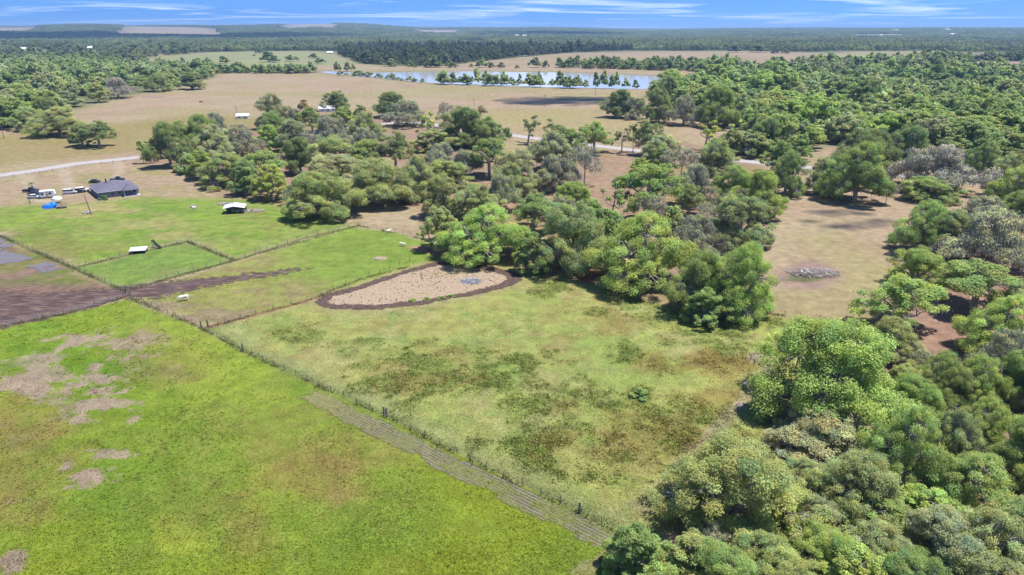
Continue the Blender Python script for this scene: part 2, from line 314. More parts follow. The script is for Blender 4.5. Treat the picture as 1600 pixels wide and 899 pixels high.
    g = sdp(P_inner, wx, wy); mix(ss(-1.5, 2, g)*(0.9), alb(140, 176, 66)*(0.75+0.5*n2)); mix(ss(-1, 2, g)*ss(0.5, 0.7, fbm(X, Y, 12, 61, 3))*0.5, alb(170, 168, 104))
    # wet corner
    g = sdp(P_wet, wx, wy); mix(ss(-1.5, 2, g), alb(158, 148, 88)*(0.75+0.5*n2)); mix(ss(-1, 2, g)*ss(0.48, 0.62, fbm(X, Y, 11, 63, 4))*0.9, alb(172, 140, 118)*(0.9+0.2*n3)); mix(ss(-1, 2, g)*ss(0.55, 0.66, fbm(X, Y, 7, 64, 4))*0.7, alb(132, 150, 62))
    gm = sdp(P_mud, wx, wy); mix(ss(-1, 2, g)*ss(-9, -1, gm+6*(n2[:, 0]-.5))*.8, alb(168, 136, 112)); st2 = np.abs(np.sin(gm*1.9+3*n2[:, 0])); mix(ss(-1, 2, g)*ss(-16, -2, gm)*ss(.86, .97, st2)*.7, alb(112, 90, 76))
    # grazed strip between the fences
    g = sdp(P_mid, wx, wy); mix(ss(-1.5, 2, g), alb(176, 178, 92)*(0.78+0.45*n2)); q = ss(370, 520, U)*ss(470, 425, V_); mix(ss(-1.5, 2, g)*q*0.8, alb(150, 182, 68)*(0.8+0.4*n2))
    mix(ss(-1, 2, g)*ss(0.55, 0.72, fbm(X, Y, 10, 66, 4))*0.55*(1-q), alb(184, 150, 120)); mix(blobs([(350, 490, 40, 10, .6), (250, 478, 40, 8, .7), (300, 497, 20, 5, .7)], U, V_, X, Y, 67), alb(178, 152, 124))
    # paddock with weeds
    g = sdp(P_padd, wx*0.35+X*0.65, wy*0.35+Y*0.65); m = ss(-1.0, 2.0, g)
    K = alb(194, 197, 106)*(0.86+0.32*n2); t = ss(0.42, 0.66, n1); K = K*(1-0.45*t)+alb(190, 184, 104)*0.45*t
    q = ss(0.45, 0.65, fbm(X, Y, 17, 71, 4)); K = K*(1-0.5*q[:, None])+alb(166, 190, 92)*0.5*q[:, None]
    mix(m, K); mix(m*ss(0.5, 0.66, fbm(X, Y, 12, 70, 5, .75))*0.7, alb(202, 196, 124)); mix(m*ss(0.52, 0.66, fbm(X, Y, 7, 68, 5, .75))*0.5, alb(150, 184, 84))
    w = blobs(BLOBS_WEED, U, V_, X, Y, 72)*(0.55+0.9*fbm(X, Y, 3.5, 73, 3)); w = np.maximum(w, 1.0*ss(0.47, 0.63, fbm(X, Y, 9, 74, 5, 0.75))*(0.35+0.65*ss(0.38, 0.6, fbm(X, Y, 30, 75, 2))))
    w = ss(0.25, 0.95, w*(0.35+1.25*fbm(X, Y, 2.6, 79, 4, .75)))*0.78; mix(m*w, alb(130, 146, 62)*(0.75+0.5*n3)); global WEED; WEED = m*w; rd = blobs(BLOBS_RED, U, V_, X, Y, 76)*(0.4+0.8*fbm(X, Y, 4, 77, 3)); mix(m*rd*1.0, alb(164, 132, 70)*(0.75+0.5*n3)); mix(m*ss(.56, .68, fbm(X, Y, 11, 69, 5, .75))*.45, alb(176, 152, 88))
    d, _ = dline(GP([(1205, 560), (1185, 600), (1130, 660), (1060, 735), (1000, 790)]), X, Y); mix(m*ss(2.0, 0.5, d+1.5*(n3[:, 0]-.5))*0.6, alb(200, 186, 140))
    d, _ = dline(GP([(325, 513), (380, 549), (600, 650), (760, 734), (975, 834)]), X, Y); mix(m*ss(6.5, 1.5, d+3*(n2[:, 0]-.5))*0.8, alb(178, 184, 112)*(0.9+0.2*n3))
    mix(ss(1.9, .3, np.abs(d)+0.6*(n3[:, 0]-.5))*0.55, alb(112, 140, 44))
    mix(blobs([(1185, 598, 14, 6, .8), (1155, 633, 9, 5, 1), (1180, 560, 14, 8, .5)], U, V_, X, Y, 78)*m, alb(206, 190, 168))
    for fl in ([(193, 465), (100, 491), (0, 511)], [(200, 455), (280, 430), (365, 408), (480, 371), (560, 353)], [(116, 419), (205, 398), (293, 378), (365, 407)], [(0, 369), (60, 396), (116, 420), (196, 456)]):
        d, _ = dline(GP(fl), X, Y); mix(ss(1.2, .2, d+0.7*(n3[:, 0]-.5))*0.7, alb(112, 118, 62))
    # bright hay field
    g = sdp(P_field, wx*0.3+X*0.7, wy*0.3+Y*0.7); m = ss(-0.6, 0.8, g)
    K = alb(162, 186, 60)*(0.84+0.32*n2); t = ss(0.40, 0.62, n1); K = K*(1-0.5*t)+alb(142, 168, 64)*0.5*t; t = ss(.48, .64, fbm(X, Y, 7, 80, 5, .75))[:, None]; K = K*(1-.35*t)+alb(174, 174, 82)*.35*t; t = ss(.54, .7, fbm(X, Y, 16, 79, 5, .7))[:, None]; K = K*(1-.25*t)+alb(124, 162, 50)*.25*t
    q = ss(0.5, 0.72, fbm(X, Y, 28, 81, 4))[:, None]; K = K*(1-0.55*q)+alb(168, 178, 46)*0.55*q
    mix(m, K)
    mix(m*blobs(BLOBS_LIGHT, U, V_, X, Y, 82, .3)*1.1, alb(188, 204, 70)); mix(m*blobs(BLOBS_BROWN, U, V_, X, Y, 83, .8)*(0.5+0.8*fbm(X, Y, 3, 84, 3))*1.15, alb(174, 156, 84))
    gr = blobs([(60, 545, 70, 40, .7), (150, 575, 90, 34, .7), (130, 610, 60, 30, .5), (220, 780, 120, 60, .5), (60, 720, 60, 60, .4), (200, 650, 90, 50, .45)], U, V_, X, Y, 85, .8)*(0.3+fbm(X, Y, 5, 86, 4)); mix(m*gr, alb(112, 158, 36))
    b = blobs(BLOBS_BARE, U, V_, X, Y, 87, .25, 7.0); b = np.maximum(b, .8*blobs([(110, 570, 120, 60, 1), (170, 690, 60, 70, .8)], U, V_, X, Y, 187, .5)*ss(.54, .64, fbm(X, Y, 6, 188, 5, .75))); b = ss(0.25, 0.7, b*(0.5+0.9*fbm(X, Y, 3, 88, 4, .7))); mix(m*b, alb(196, 176, 140)*(0.9+0.2*n3))
    # plough lines near the bare patch
    a = np.array([0.80, 0.60]); st = (X*a[0]+Y*a[1])*2*math.pi/1.5; pl = ss(0.0, 0.9, np.sin(st+2*n2[:, 0]))*blobs([(225, 548, 55, 26, .9), (265, 580, 55, 24, .9)], U, V_, X, Y, 89, .6); mix(m*pl*0.7, alb(176, 156, 98))
    # rust-coloured dead grass along the cross fence
    d, _ = dline(GP([(327, 511), (400, 492), (480, 470), (497, 464)]), X, Y); mix(ss(1.3, 0.4, d+0.8*(n3[:, 0]-.5))*0.9, alb(178, 138, 96))
    # soil round the brush pile and cleared litter
    d = np.hypot((U-1265)/62, (V_-431)/25)+0.7*(n2[:, 0]-.5); mix(ss(1.1, 0.55, d)*0.8, alb(186, 152, 134)); d = np.hypot((U-1260)/36, (V_-434)/8)+0.7*(n2[:, 0]-.5); mix(ss(1.1, 0.6, d)*0.8, alb(120, 132, 70))
    g = sdp(P_sandheap, wx, wy); mix(ss(-1, 2, g), alb(206, 158, 126)*(0.9+0.2*n3)); d = np.hypot((U-593)/11, (V_-404)/4); mix(ss(1.2, .7, d+0.5*(n3[:, 0]-.5)), alb(206, 196, 140))
    d = np.hypot((U-930)/30, (V_-432)/14); mix(ss(1.2, .5, d+0.6*(n2[:, 0]-.5)), alb(206, 146, 98))
    # apron of the ring of mud, verge of the road
    g = sdp(P_ring, X, Y); mix(ss(4.2, 2.2, np.abs(g)+2.5*(n2[:, 0]-.5))*0.55, alb(190, 172, 118))
    d, _ = dline(ROAD[0], X, Y); mix(ss(6, 3, d+2*(n2[:, 0]-.5))*0.7, alb(206, 184, 146))
    C *= (0.92+0.16*n3); return np.clip(C, 0.01, 0.75)
def groundmat(name, attrname='col', amp=0.34, rough=0.95):
    m, t, o = nmat(name); p = N(t, 'ShaderNodeBsdfPrincipled', Roughness=rough); p.inputs['Specular IOR Level'].default_value = 0.12
    a = N(t, 'ShaderNodeAttribute', attribute_name=attrname); ge = N(t, 'ShaderNodeNewGeometry')
    f1 = N(t, 'ShaderNodeTexNoise', Scale=1.9, Detail=6.0, Roughness=0.7); f2 = N(t, 'ShaderNodeTexNoise', Scale=0.33, Detail=4.0, Roughness=0.6)
    for f in (f1, f2): t.links.new(ge.outputs['Position'], f.inputs['Vector'])
    ad = N(t, 'ShaderNodeMath', operation='ADD'); t.links.new(f1.outputs[0], ad.inputs[0]); t.links.new(f2.outputs[0], ad.inputs[1])
    mr = N(t, 'ShaderNodeMapRange'); mr.inputs[1].default_value = 0.7; mr.inputs[2].default_value = 1.3; mr.inputs[3].default_value = 1-amp; mr.inputs[4].default_value = 1+amp; t.links.new(ad.outputs[0], mr.inputs[0])
    sc = N(t, 'ShaderNodeVectorMath', operation='SCALE'); t.links.new(a.outputs['Color'], sc.inputs[0]); t.links.new(mr.outputs[0], sc.inputs['Scale'])
    t.links.new(sc.outputs[0], p.inputs['Base Color'])
    b = N(t, 'ShaderNodeBump', Strength=0.55, Distance=0.16); t.links.new(f1.outputs[0], b.inputs['Height']); t.links.new(b.outputs[0], p.inputs['Normal'])
    t.links.new(p.outputs[0], o.inputs[0]); return m
M_ground = groundmat('ground')
nx, ny = len(gx), len(gy)
Z = hz(X, Y)+np.where((np.hypot(X, Y) < 400), 0.10*(fbm(X, Y, 5, 91, 3)-0.5), 0)*ss(400, 200, np.hypot(X, Y))
lk = sdp(LAKE, X, Y); Z = Z-ss(-6, 14, lk)*1.2
ii = (np.arange(ny-1)[:, None]*nx+np.arange(nx-1)[None, :]).ravel()
me = npmesh('ground', np.stack([X, Y, Z], 1), np.stack([ii, ii+1, ii+nx+1, ii+nx], 1), M_ground, True)
attr(me, 'col', ground_colour(X, Y), 'FLOAT_COLOR')
ground = tag(link('ground', me), 'pasture and hay fields reaching to low wooded hills', kind='structure')

# ------------------------------------------------------------------ sheets of other material on the ground
def sheetmat(name, cols, rough=0.9, fuzz=0.8, scale=1.2, stretch=None, spec=0.15, edge=0.0):
    """two-tone soil whose border is ragged: attribute d is the distance in metres inside the border"""
    m, t, o = nmat(name); p = N(t, 'ShaderNodeBsdfPrincipled', Roughness=rough); p.inputs['Specular IOR Level'].default_value = spec
    ge = N(t, 'ShaderNodeNewGeometry'); n1 = N(t, 'ShaderNodeTexNoise', Scale=scale, Detail=6.0, Roughness=0.68); n2 = N(t, 'ShaderNodeTexNoise', Scale=0.55, Detail=6.0, Roughness=0.7)
    if stretch:
        mp = N(t, 'ShaderNodeMapping'); mp.inputs['Rotation'].default_value = (0, 0, stretch[0]); mp.inputs['Scale'].default_value = (stretch[1], stretch[2], 1)
        t.links.new(ge.outputs['Position'], mp.inputs[0]); t.links.new(mp.outputs[0], n1.inputs['Vector'])
    else: t.links.new(ge.outputs['Position'], n1.inputs['Vector'])
    t.links.new(ge.outputs['Position'], n2.inputs['Vector'])
    rp = N(t, 'ShaderNodeValToRGB'); e = rp.color_ramp.elements; e[0].position = 0.34; e[0].color = (*cols[0], 1); e[1].position = 0.66; e[1].color = (*cols[-1], 1)
    if len(cols) > 2: q = e.new(0.5); q.color = (*cols[1], 1)
    t.links.new(n1.outputs[0], rp.inputs[0]); t.links.new(rp.outputs[0], p.inputs['Base Color'])
    b = N(t, 'ShaderNodeBump', Strength=0.6, Distance=0.12); t.links.new(n1.outputs[0], b.inputs['Height']); t.links.new(b.outputs[0], p.inputs['Normal'])
    a = N(t, 'ShaderNodeAttribute', attribute_name='d'); mr = N(t, 'ShaderNodeMapRange'); mr.inputs[1].default_value = 0.3; mr.inputs[2].default_value = 0.7; mr.inputs[3].default_value = -fuzz; mr.inputs[4].default_value = fuzz
    t.links.new(n2.outputs[0], mr.inputs[0]); ad = N(t, 'ShaderNodeMath', operation='ADD'); t.links.new(a.outputs['Fac'], ad.inputs[0]); t.links.new(mr.outputs[0], ad.inputs[1])
    st = N(t, 'ShaderNodeMapRange'); st.inputs[1].default_value = edge-0.25*fuzz; st.inputs[2].default_value = edge+0.45*fuzz; t.links.new(ad.outputs[0], st.inputs[0])
    tr = N(t, 'ShaderNodeBsdfTransparent'); mx = N(t, 'ShaderNodeMixShader'); t.links.new(st.outputs[0], mx.inputs[0]); t.links.new(tr.outputs[0], mx.inputs[1]); t.links.new(p.outputs[0], mx.inputs[2])
    t.links.new(mx.outputs[0], o.inputs[0]); return m
def sheet(name, sd, box, step, dz, mat, margin=1.0, relief=None):
    xs = np.arange(box[0], box[2]+step, step); ys = np.arange(box[1], box[3]+step, step)
    A, B = np.meshgrid(xs, ys); a = A.ravel(); b = B.ravel(); d = sd(a, b); n = len(xs); k = (np.arange(len(ys)-1)[:, None]*n+np.arange(n-1)[None, :]).ravel()
    F = np.stack([k, k+1, k+n+1, k+n], 1); F = F[d[F].max(1) > -margin]; used = np.unique(F); mp = np.zeros(len(a), int); mp[used] = np.arange(len(used))
    a, b, d = a[used], b[used], d[used]
    z = hz(a, b)+0.10*(fbm(a, b, 5, 91, 3)-0.5)*ss(400, 200, np.hypot(a, b))*(np.hypot(a, b) < 400)+dz
    if relief is not None: z = z+relief(a, b, d)
    me = npmesh(name, np.stack([a, b, z], 1), mp[F], mat, True); attr(me, 'd', d); return link(name, me)
def bbox(P, m): return (P[:, 0].min()-m, P[:, 1].min()-m, P[:, 0].max()+m, P[:, 1].max()+m)
M_mud = sheetmat('wet_mud', [alb(84, 66, 58), alb(120, 94, 82), alb(176, 146, 118)], 0.75, 3.0, 0.9, (R_(-10), 0.28, 1.3), 0.3)
M_ringmud = sheetmat('ring_mud', [alb(86, 68, 58), alb(116, 90, 76), alb(162, 134, 108)], 0.8, 0.8, 1.6, None, 0.25)
M_sand = sheetmat('bare_sand', [alb(176, 150, 108), alb(224, 198, 158), alb(236, 212, 178)], 0.95, 0.8, 1.5)
M_road = sheetmat('white_sand_road', [alb(222, 212, 194), alb(246, 238, 226)], 0.95, 0.7, 0.6)
tag(sheet('mud_track', lambda x, y: sdp(P_mud, x, y)+0.4+2.6*(fbm(x, y, 9, 101, 4)-0.5), bbox(P_mud, 3), 0.9, 0.03, M_mud, 2.0), 'dark wet mud track churned by tyres at the gate', kind='structure')
tag(sheet('sand_patch', lambda x, y: sdp(P_ring, x, y)-0.5, bbox(P_ring, 2), 0.5, 0.03, M_sand, 1.0, lambda x, y, d: 0.05*(fbm(x, y, 1.6, 7, 3)-0.5)*2), 'bare sandy ground inside the ring of mud', kind='structure')
tag(sheet('ring_track', lambda x, y: 1.45+1.1*(fbm(x, y, 14, 106, 2)-.5)-np.abs(sdp(P_ring, x, y)-0.4+1.2*(fbm(x, y, 8, 105, 3)-0.5)), bbox(P_ring, 4), 0.4, 0.07, M_ringmud, 0.8), 'dark mud track worn in a closed loop round bare sand', kind='structure')
trk = GP([(480, 471), (430, 486), (497, 466), (560, 441), (640, 412), (690, 405)])
tag(sheet('road', lambda x, y: 4.1-dline(ROAD[0], x, y)[0], bbox(ROAD[0], 5), 1.0, 0.06, M_road, 1.5), 'pale sand farm road past the house and through the grove', kind='structure')
# water
def watermat(name, col, rough, sc):
    m, t, o = nmat(name); p = N(t, 'ShaderNodeBsdfPrincipled', Roughness=rough); p.inputs['Base Color'].default_value = (*col, 1); p.inputs['IOR'].default_value = 1.33
    p.inputs['Specular IOR Level'].default_value = 0.8
    ge = N(t, 'ShaderNodeNewGeometry'); nz = N(t, 'ShaderNodeTexNoise', Scale=sc, Detail=4.0); t.links.new(ge.outputs['Position'], nz.inputs['Vector'])
    b = N(t, 'ShaderNodeBump', Strength=0.05, Distance=0.05); t.links.new(nz.outputs[0], b.inputs['Height']); t.links.new(b.outputs[0], p.inputs['Normal']); t.links.new(p.outputs[0], o.inputs[0]); return m
M_lake = watermat('lake_water', (0.40, 0.40, 0.41), 0.10, 0.8); M_pud = watermat('puddle_water', (0.13, 0.11, 0.10), 0.2, 1.5)
L2 = LAKE.copy(); c0 = L2.mean(0)
def polysheet(name, P, z, mat):
    bm = bmesh.new(); bm.faces.new([bm.verts.new((p[0], p[1], z)) for p in P]); bmesh.ops.triangulate(bm, faces=bm.faces[:]); bmesh.ops.recalc_face_normals(bm, faces=bm.faces[:])
    if bm.faces[:][0].normal.z < 0: bmesh.ops.reverse_faces(bm, faces=bm.faces[:])
    me = bpy.data.meshes.new(name); bm.to_mesh(me); bm.free(); return link(name, me, None, mat)
tag(polysheet('lake', LAKE*1.0, -0.45, M_lake), 'still lake between pasture and wooded far shore', kind='structure')
def pud_sd(x, y): return sdp(P_puddle, x, y)+20.0*(fbm(x, y, 6, 110, 4, .65)-0.58)
xs = sheet('puddle', pud_sd, bbox(P_puddle, 4), 0.7, 0.0, M_pud, 0.0); 
co = np.zeros(len(xs.data.vertices)*3, np.float32); xs.data.vertices.foreach_get('co', co); co = co.reshape(-1, 3); co[:, 2] = 0.065; xs.data.vertices.foreach_set('co', co.ravel())
tag(xs, 'shallow flood water lying in the muddy corner of the field', kind='structure')
# furrowed strip along the fence
def furrow_strip(name, A, B, width, n, label):
    A, B = np.array(A), np.array(B); d = B-A; L = np.hypot(*d); d = d/L; nrm = np.array([-d[1], d[0]]); ns = int(L/0.6)+1; nc = n*4+1
    s = np.linspace(0, L, ns); c = np.linspace(-width/2, width/2, nc); S, Cc = np.meshgrid(s, c, indexing='ij')
    S = S.ravel(); Cc = Cc.ravel(); Cw = Cc+0.25*(fbm(S, S*0, 9, 120, 3)-0.5); x = A[0]+d[0]*S+nrm[0]*Cw; y = A[1]+d[1]*S+nrm[1]*Cw
    r = np.cos((Cc/width+0.5)*n*2*math.pi); z = 0.10*(fbm(x, y, 5, 91, 3)-0.5)+0.05+0.035*r*(0.6+0.8*fbm(x, y, 4, 121, 2))
    k = (np.arange(ns-1)[:, None]*nc+np.arange(nc-1)[None, :]).ravel(); me = npmesh(name, np.stack([x, y, z], 1), np.stack([k, k+nc, k+nc+1, k+1], 1), None, True)
    v = ss(-0.2, 0.9, r); f = fbm(S, Cc*3, 6, 123, 4)[:, None]; g = fbm(x, y, 11, 125, 3)[:, None]
    v = v*(0.25+1.0*fbm(S, Cc*6, 2.5, 127, 3)); col = alb(126, 116, 86)*(1-v[:, None])+alb(200, 190, 158)*v[:, None]; t = np.clip(ss(0.38, 0.6, f)*0.85, 0, 1); col = col*(1-t)+alb(152, 154, 84)*t; t = ss(0.5, 0.7, g); col = col*(1-0.6*t)+alb(176, 168, 116)*0.6*t
    e = ss(0, 22, S+8*(f[:, 0]-.5))[:, None]; col = alb(168, 164, 92)*(1-e)+col*e
    attr(me, 'col', col, 'FLOAT_COLOR'); attr(me, 'd', np.minimum(width/2-np.abs(Cc)+0.9*(fbm(S, Cc, 2.2, 129, 3)-.62)-1.0*ss(.56, .74, fbm(x, y, 4.5, 128, 4, .7)), np.minimum(S*.25, L-S))); me.materials.append(M_furrow); return tag(link(name, me), label, kind='structure')
M_furrow, t, o = nmat('furrowed_soil')
p = N(t, 'ShaderNodeBsdfPrincipled', Roughness=0.95); a = N(t, 'ShaderNodeAttribute', attribute_name='col'); ge = N(t, 'ShaderNodeNewGeometry'); nz = N(t, 'ShaderNodeTexNoise', Scale=1.4, Detail=6.0, Roughness=0.7); t.links.new(ge.outputs['Position'], nz.inputs['Vector'])
mr = N(t, 'ShaderNodeMapRange'); mr.inputs[1].default_value = 0.3; mr.inputs[2].default_value = 0.7; mr.inputs[3].default_value = 0.65; mr.inputs[4].default_value = 1.3; t.links.new(nz.outputs[0], mr.inputs[0])
sc = N(t, 'ShaderNodeVectorMath', operation='SCALE'); t.links.new(a.outputs['Color'], sc.inputs[0]); t.links.new(mr.outputs[0], sc.inputs['Scale']); t.links.new(sc.outputs[0], p.inputs['Base Color'])
d_ = N(t, 'ShaderNodeAttribute', attribute_name='d'); ad = N(t, 'ShaderNodeMath', operation='MULTIPLY_ADD'); ad.inputs[1].default_value = 1.6; t.links.new(nz.outputs[0], ad.inputs[0]); t.links.new(d_.outputs['Fac'], ad.inputs[2])
st = N(t, 'ShaderNodeMapRange'); st.inputs[1].default_value = 0.85; st.inputs[2].default_value = 1.15; t.links.new(ad.outputs[0], st.inputs[0]); tr = N(t, 'ShaderNodeBsdfTransparent'); mx = N(t, 'ShaderNodeMixShader')
t.links.new(st.outputs[0], mx.inputs[0]); t.links.new(tr.outputs[0], mx.inputs[1]); t.links.new(p.outputs[0], mx.inputs[2]); t.links.new(mx.outputs[0], o.inputs[0])
furrow_strip('path', G(478, 614), G(968, 856), 4.4, 8, 'grey furrowed strip of bare soil along the wire fence')
furrow_strip('path', G(962, 848), G(895, 905), 2.6, 4, 'short side strip of bare soil branching toward the trees')

HAZE = 8.0e-5
# ------------------------------------------------------------------ trees: meshes
rng = np.random.default_rng(7)
def unit(n, zmin=-1.0):
    z = rng.uniform(zmin, 1, n); a = rng.uniform(0, 2*math.pi, n); r = np.sqrt(1-z*z); return np.stack([r*np.cos(a), r*np.sin(a), z], 1)
def quads(P, Nn, size, asp=1.5):
    """leaf faces at P with normals Nn"""
    n = len(P); t = unit(n); t = t-(t*Nn).sum(1)[:, None]*Nn; t /= np.linalg.norm(t, axis=1)[:, None]+1e-9; b = np.cross(Nn, t)
    s = size[:, None]; t = t*s*asp*0.5; b = b*s*0.5
    V = np.stack([P-t, P+b*0.9, P+t, P-b*0.9], 1).reshape(-1, 3); return V, np.arange(4*n).reshape(-1, 4)
def make_tree(seed, W, H, nl, ncl, nleaf, leaf, sparse=0.0, moss=0, skirt=0.07, rc=(0.085, 0.15), twig=0, tall=False, trunk_r=None, lean=0.0):
    """returns crown, trunk and moss meshes of a spreading tree W wide and H high"""
    global rng
    rng = np.random.default_rng(seed); R = W/2
    # big boughs of foliage, then clumps on their surface, then leaves on the clumps
    a0 = rng.uniform(0, 6.28); LC = []; LR = []
    no = max(3, int(nl*.55)); nm_ = max(1, int(nl*.30)); nl = no+nm_+max(1, nl-no-nm_)
    for i in range(nl):
        if i < no:
            a = a0+2*math.pi*i/no+rng.uniform(-.32, .32); q = rng.uniform(.46, .78)*R; z = H*(rng.uniform(skirt+.08, skirt+.36) if not tall else rng.uniform(.36, .66)); rr = R*rng.uniform(.22, .46)
        elif i < no+nm_:
            a = a0+.5+2*math.pi*i/nm_+rng.uniform(-.4, .4); q = rng.uniform(.26, .46)*R; z = H*rng.uniform(.44, .70); rr = R*rng.uniform(.26, .44)
        else:
            a = rng.uniform(0, 6.28); q = rng.uniform(0, .18)*R; z = H*rng.uniform(.66, .76); rr = R*rng.uniform(.32, .42)
        LC.append((math.cos(a)*q+lean*z, math.sin(a)*q, z)); LR.append(rr)
    LC = np.array(LC); LR = np.array(LR); zs = min(max(0.55*H/R, 0.5), 1.0)
    CC = []
    while len(CC) < ncl:
        k = rng.integers(nl); d = unit(1, -0.62)[0]; p = LC[k]+d*LR[k]*np.array([1, 1, zs])*rng.uniform(.72, 1.06)
        dd = np.linalg.norm((p-LC)/np.array([1, 1, zs]), axis=1)/LR; dd[k] = 9
        if dd.min() < 0.72 and rng.random() < 0.85: continue
        if p[2] < H*skirt*rng.uniform(.6, 1.2) or p[2] > H*0.98: continue
        CC.append(p)
    CC = np.array(CC); CR = R*rng.uniform(rc[0], rc[1], ncl)*(1.0 if sparse == 0 else rng.uniform(.7, 1.1, ncl))
    per = np.maximum(4, (nleaf*CR**2/(CR**2).sum()).astype(int)); idx = np.repeat(np.arange(ncl), per); n = len(idx)
    d = unit(n, -0.75); pos = CC[idx]+d*(CR[idx]*rng.uniform(.50, 1.17, n))[:, None]*np.array([1.12, 1.12, .75])
    nn = d*0.62+rng.normal(0, .42, (n, 3))+np.array([0, 0, .95]); nn /= np.linalg.norm(nn, axis=1)[:, None]
    V, F = quads(pos, nn, leaf*rng.uniform(.65, 1.35, n)); me = npmesh('crown', V, F, M_leaf)
    ct = np.exp(rng.normal(0, .13, ncl)); hue = rng.normal(0, .07, ncl); lt = np.exp(rng.normal(0, .16, n))
    br = ct[idx]*lt; T = np.stack([br*(1+hue[idx]+rng.normal(0, .05, n)), br, br*(1-hue[idx])], 1); attr(me, 'tint', np.repeat(T, 4, 0), 'FLOAT_COLOR')
    # trunk and limbs
    tr = trunk_r or 0.028*W+0.12; m = MB(); fork = Vector((lean*H*0.15, 0, H*(.17 if not tall else .34)))
    m.tube([(0, 0, -0.3), (0, 0, 0.15), (lean*H*.06+rng.normal(0, .15), rng.normal(0, .15), H*.08), fork], [tr*1.5, tr*1.2, tr*.95, tr*.85], 8)
    order = {}
    for k in range(nl):
        c = Vector(LC[k]); b = fork*.45+c*.55+Vector((rng.normal(0, .06*R), rng.normal(0, .06*R), -.05*H)); m.tube([fork-Vector((0, 0, .1)), fork*.75+b*.25+Vector((0, 0, .02*H)), b, c], [tr*.62, tr*.5, tr*.36, tr*.2], 6, False); order[k] = c
    near = np.argmin(np.linalg.norm(CC[:, None]-LC[None], axis=2), 1); ks = range(ncl) if twig else range(0, ncl, 2 if ncl > 60 else 1)
    for i in ks:
        c = order[int(near[i])]; e = Vector(CC[i]); md = c*.5+e*.5+Vector(rng.normal(0, .05*R, 3)); m.tube([c, md, e], [tr*.17, tr*.11, tr*.045], 4, False)
    for i in range(twig):      # bare twigs reaching out of the crown
        k = rng.integers(ncl); e = Vector(CC[k]); o = e+Vector(unit(1, -.3)[0])*CR[k]*rng.uniform(.8, 1.9); md = (e+o)*.5+Vector(rng.normal(0, .12, 3)); m.tube([e, md, o], [.05, .035, .015], 3, False)
    tm = m.mesh('trunk', M_bark)
    mm = None
    if moss:
        k = rng.integers(0, ncl, moss); p = CC[k]+np.stack([rng.normal(0, 1, moss)*CR[k]*.7, rng.normal(0, 1, moss)*CR[k]*.7, -rng.uniform(-.5, .5, moss)*CR[k]], 1)
        ln = rng.uniform(.3, 1.25, moss); w = rng.uniform(.05, .13, moss); a = rng.uniform(0, 6.28, moss); t = np.stack([np.cos(a)*w, np.sin(a)*w, np.zeros(moss)], 1); dn = np.stack([rng.normal(0, .12, moss), rng.normal(0, .12, moss), -ln], 1)
        V = np.stack([p-t, p+t, p+dn*.55+t*.8, p+dn+t*.1, p+dn*.55-t*.8], 1).reshape(-1, 3); mm = npmesh('spanish_moss', V, np.arange(5*moss).reshape(-1, 5), M_moss)
    V = V.reshape(-1, 3) if False else pos; W2 = (np.percentile(V[:, 0], 98.5)-np.percentile(V[:, 0], 1.5)+np.percentile(V[:, 1], 98.5)-np.percentile(V[:, 1], 1.5))/2
    return dict(W=W2, H=np.percentile(V[:, 2], 99.7), crown=me, trunk=tm, moss=mm)
T = {
 'dome': [make_tree(s, 24, 14.5, 13, 400, 98000, .195, moss=m, rc=(.04, .125), twig=160) for s, m in ((1, 350), (2, 500), (3, 250))],
 'soft': [make_tree(s, 20, 12.5, 12, 300, 62000, .19, moss=1800, rc=(.045, .12), twig=160) for s in (11, 12)],
 'open': [make_tree(s, 17, 14, 9, 110, 22000, .26, sparse=1, moss=900, rc=(.10, .17), tall=True, twig=60) for s in (21, 22, 23)],
 'round': [make_tree(s, 14, 12, 10, 160, 24000, .25, moss=150, rc=(.075, .135)) for s in (31, 32)],
 'mossy': [make_tree(s, 20, 12, 11, 190, 20000, .24, moss=11000, rc=(.07, .13), twig=500) for s in (41, 42)],
 'bare': [make_tree(s, 14, 11, 7, 70, 1500, .28, sparse=1, moss=900, rc=(.09, .15), twig=500, trunk_r=.28, tall=True) for s in (51,)],
 'slim': [make_tree(s, 6, 12, 6, 46, 5000, .30, skirt=.22, rc=(.16, .27), tall=True, trunk_r=.18) for s in (61, 62)],
 'bush': [make_tree(s, 6, 3.6, 6, 45, 4500, .26, skirt=.02, rc=(.13, .22), trunk_r=.12) for s in (71,)],
 'gnarl': [make_tree(s, 11, 12, 5, 20, 1900, .34, sparse=1, moss=220, rc=(.10, .18), tall=True, twig=40, trunk_r=.26, lean=.25) for s in (81,)],
 'mid': [make_tree(s, 16, 12.5, 10, 110, 7500, .48, rc=(.09, .16), skirt=.06) for s in (91, 92, 93)],
}
for k in ('bare',): 
    for p_ in T[k]: p_['trunk'].materials.clear(); p_['trunk'].materials.append(M_barkpale)
CLR = {'bright': (.225, .325, .060), 'green': (.180, .265, .060), 'dark': (.130, .195, .055), 'grey': (.250, .275, .160), 'olive': (.235, .280, .085), 'pale': (.285, .305, .180), 'purple': (.27, .245, .25),
       'yellow': (.300, .370, .065), 'deep': (.098, .165, .055), 'sage': (.230, .280, .112), 'brown': (.34, .27, .18)}
for k_ in CLR: CLR[k_] = tuple(np.array(CLR[k_])*.88+np.array((.27, .285, .14))*.50)
LOOK = {'bright': 'bright green', 'green': 'mid green', 'dark': 'dark green', 'grey': 'grey-green', 'olive': 'olive green', 'pale': 'pale silvery', 'purple': 'purple-grey', 'yellow': 'yellow-green', 'deep': 'deep bluish green', 'sage': 'sage green', 'brown': 'brownish'}
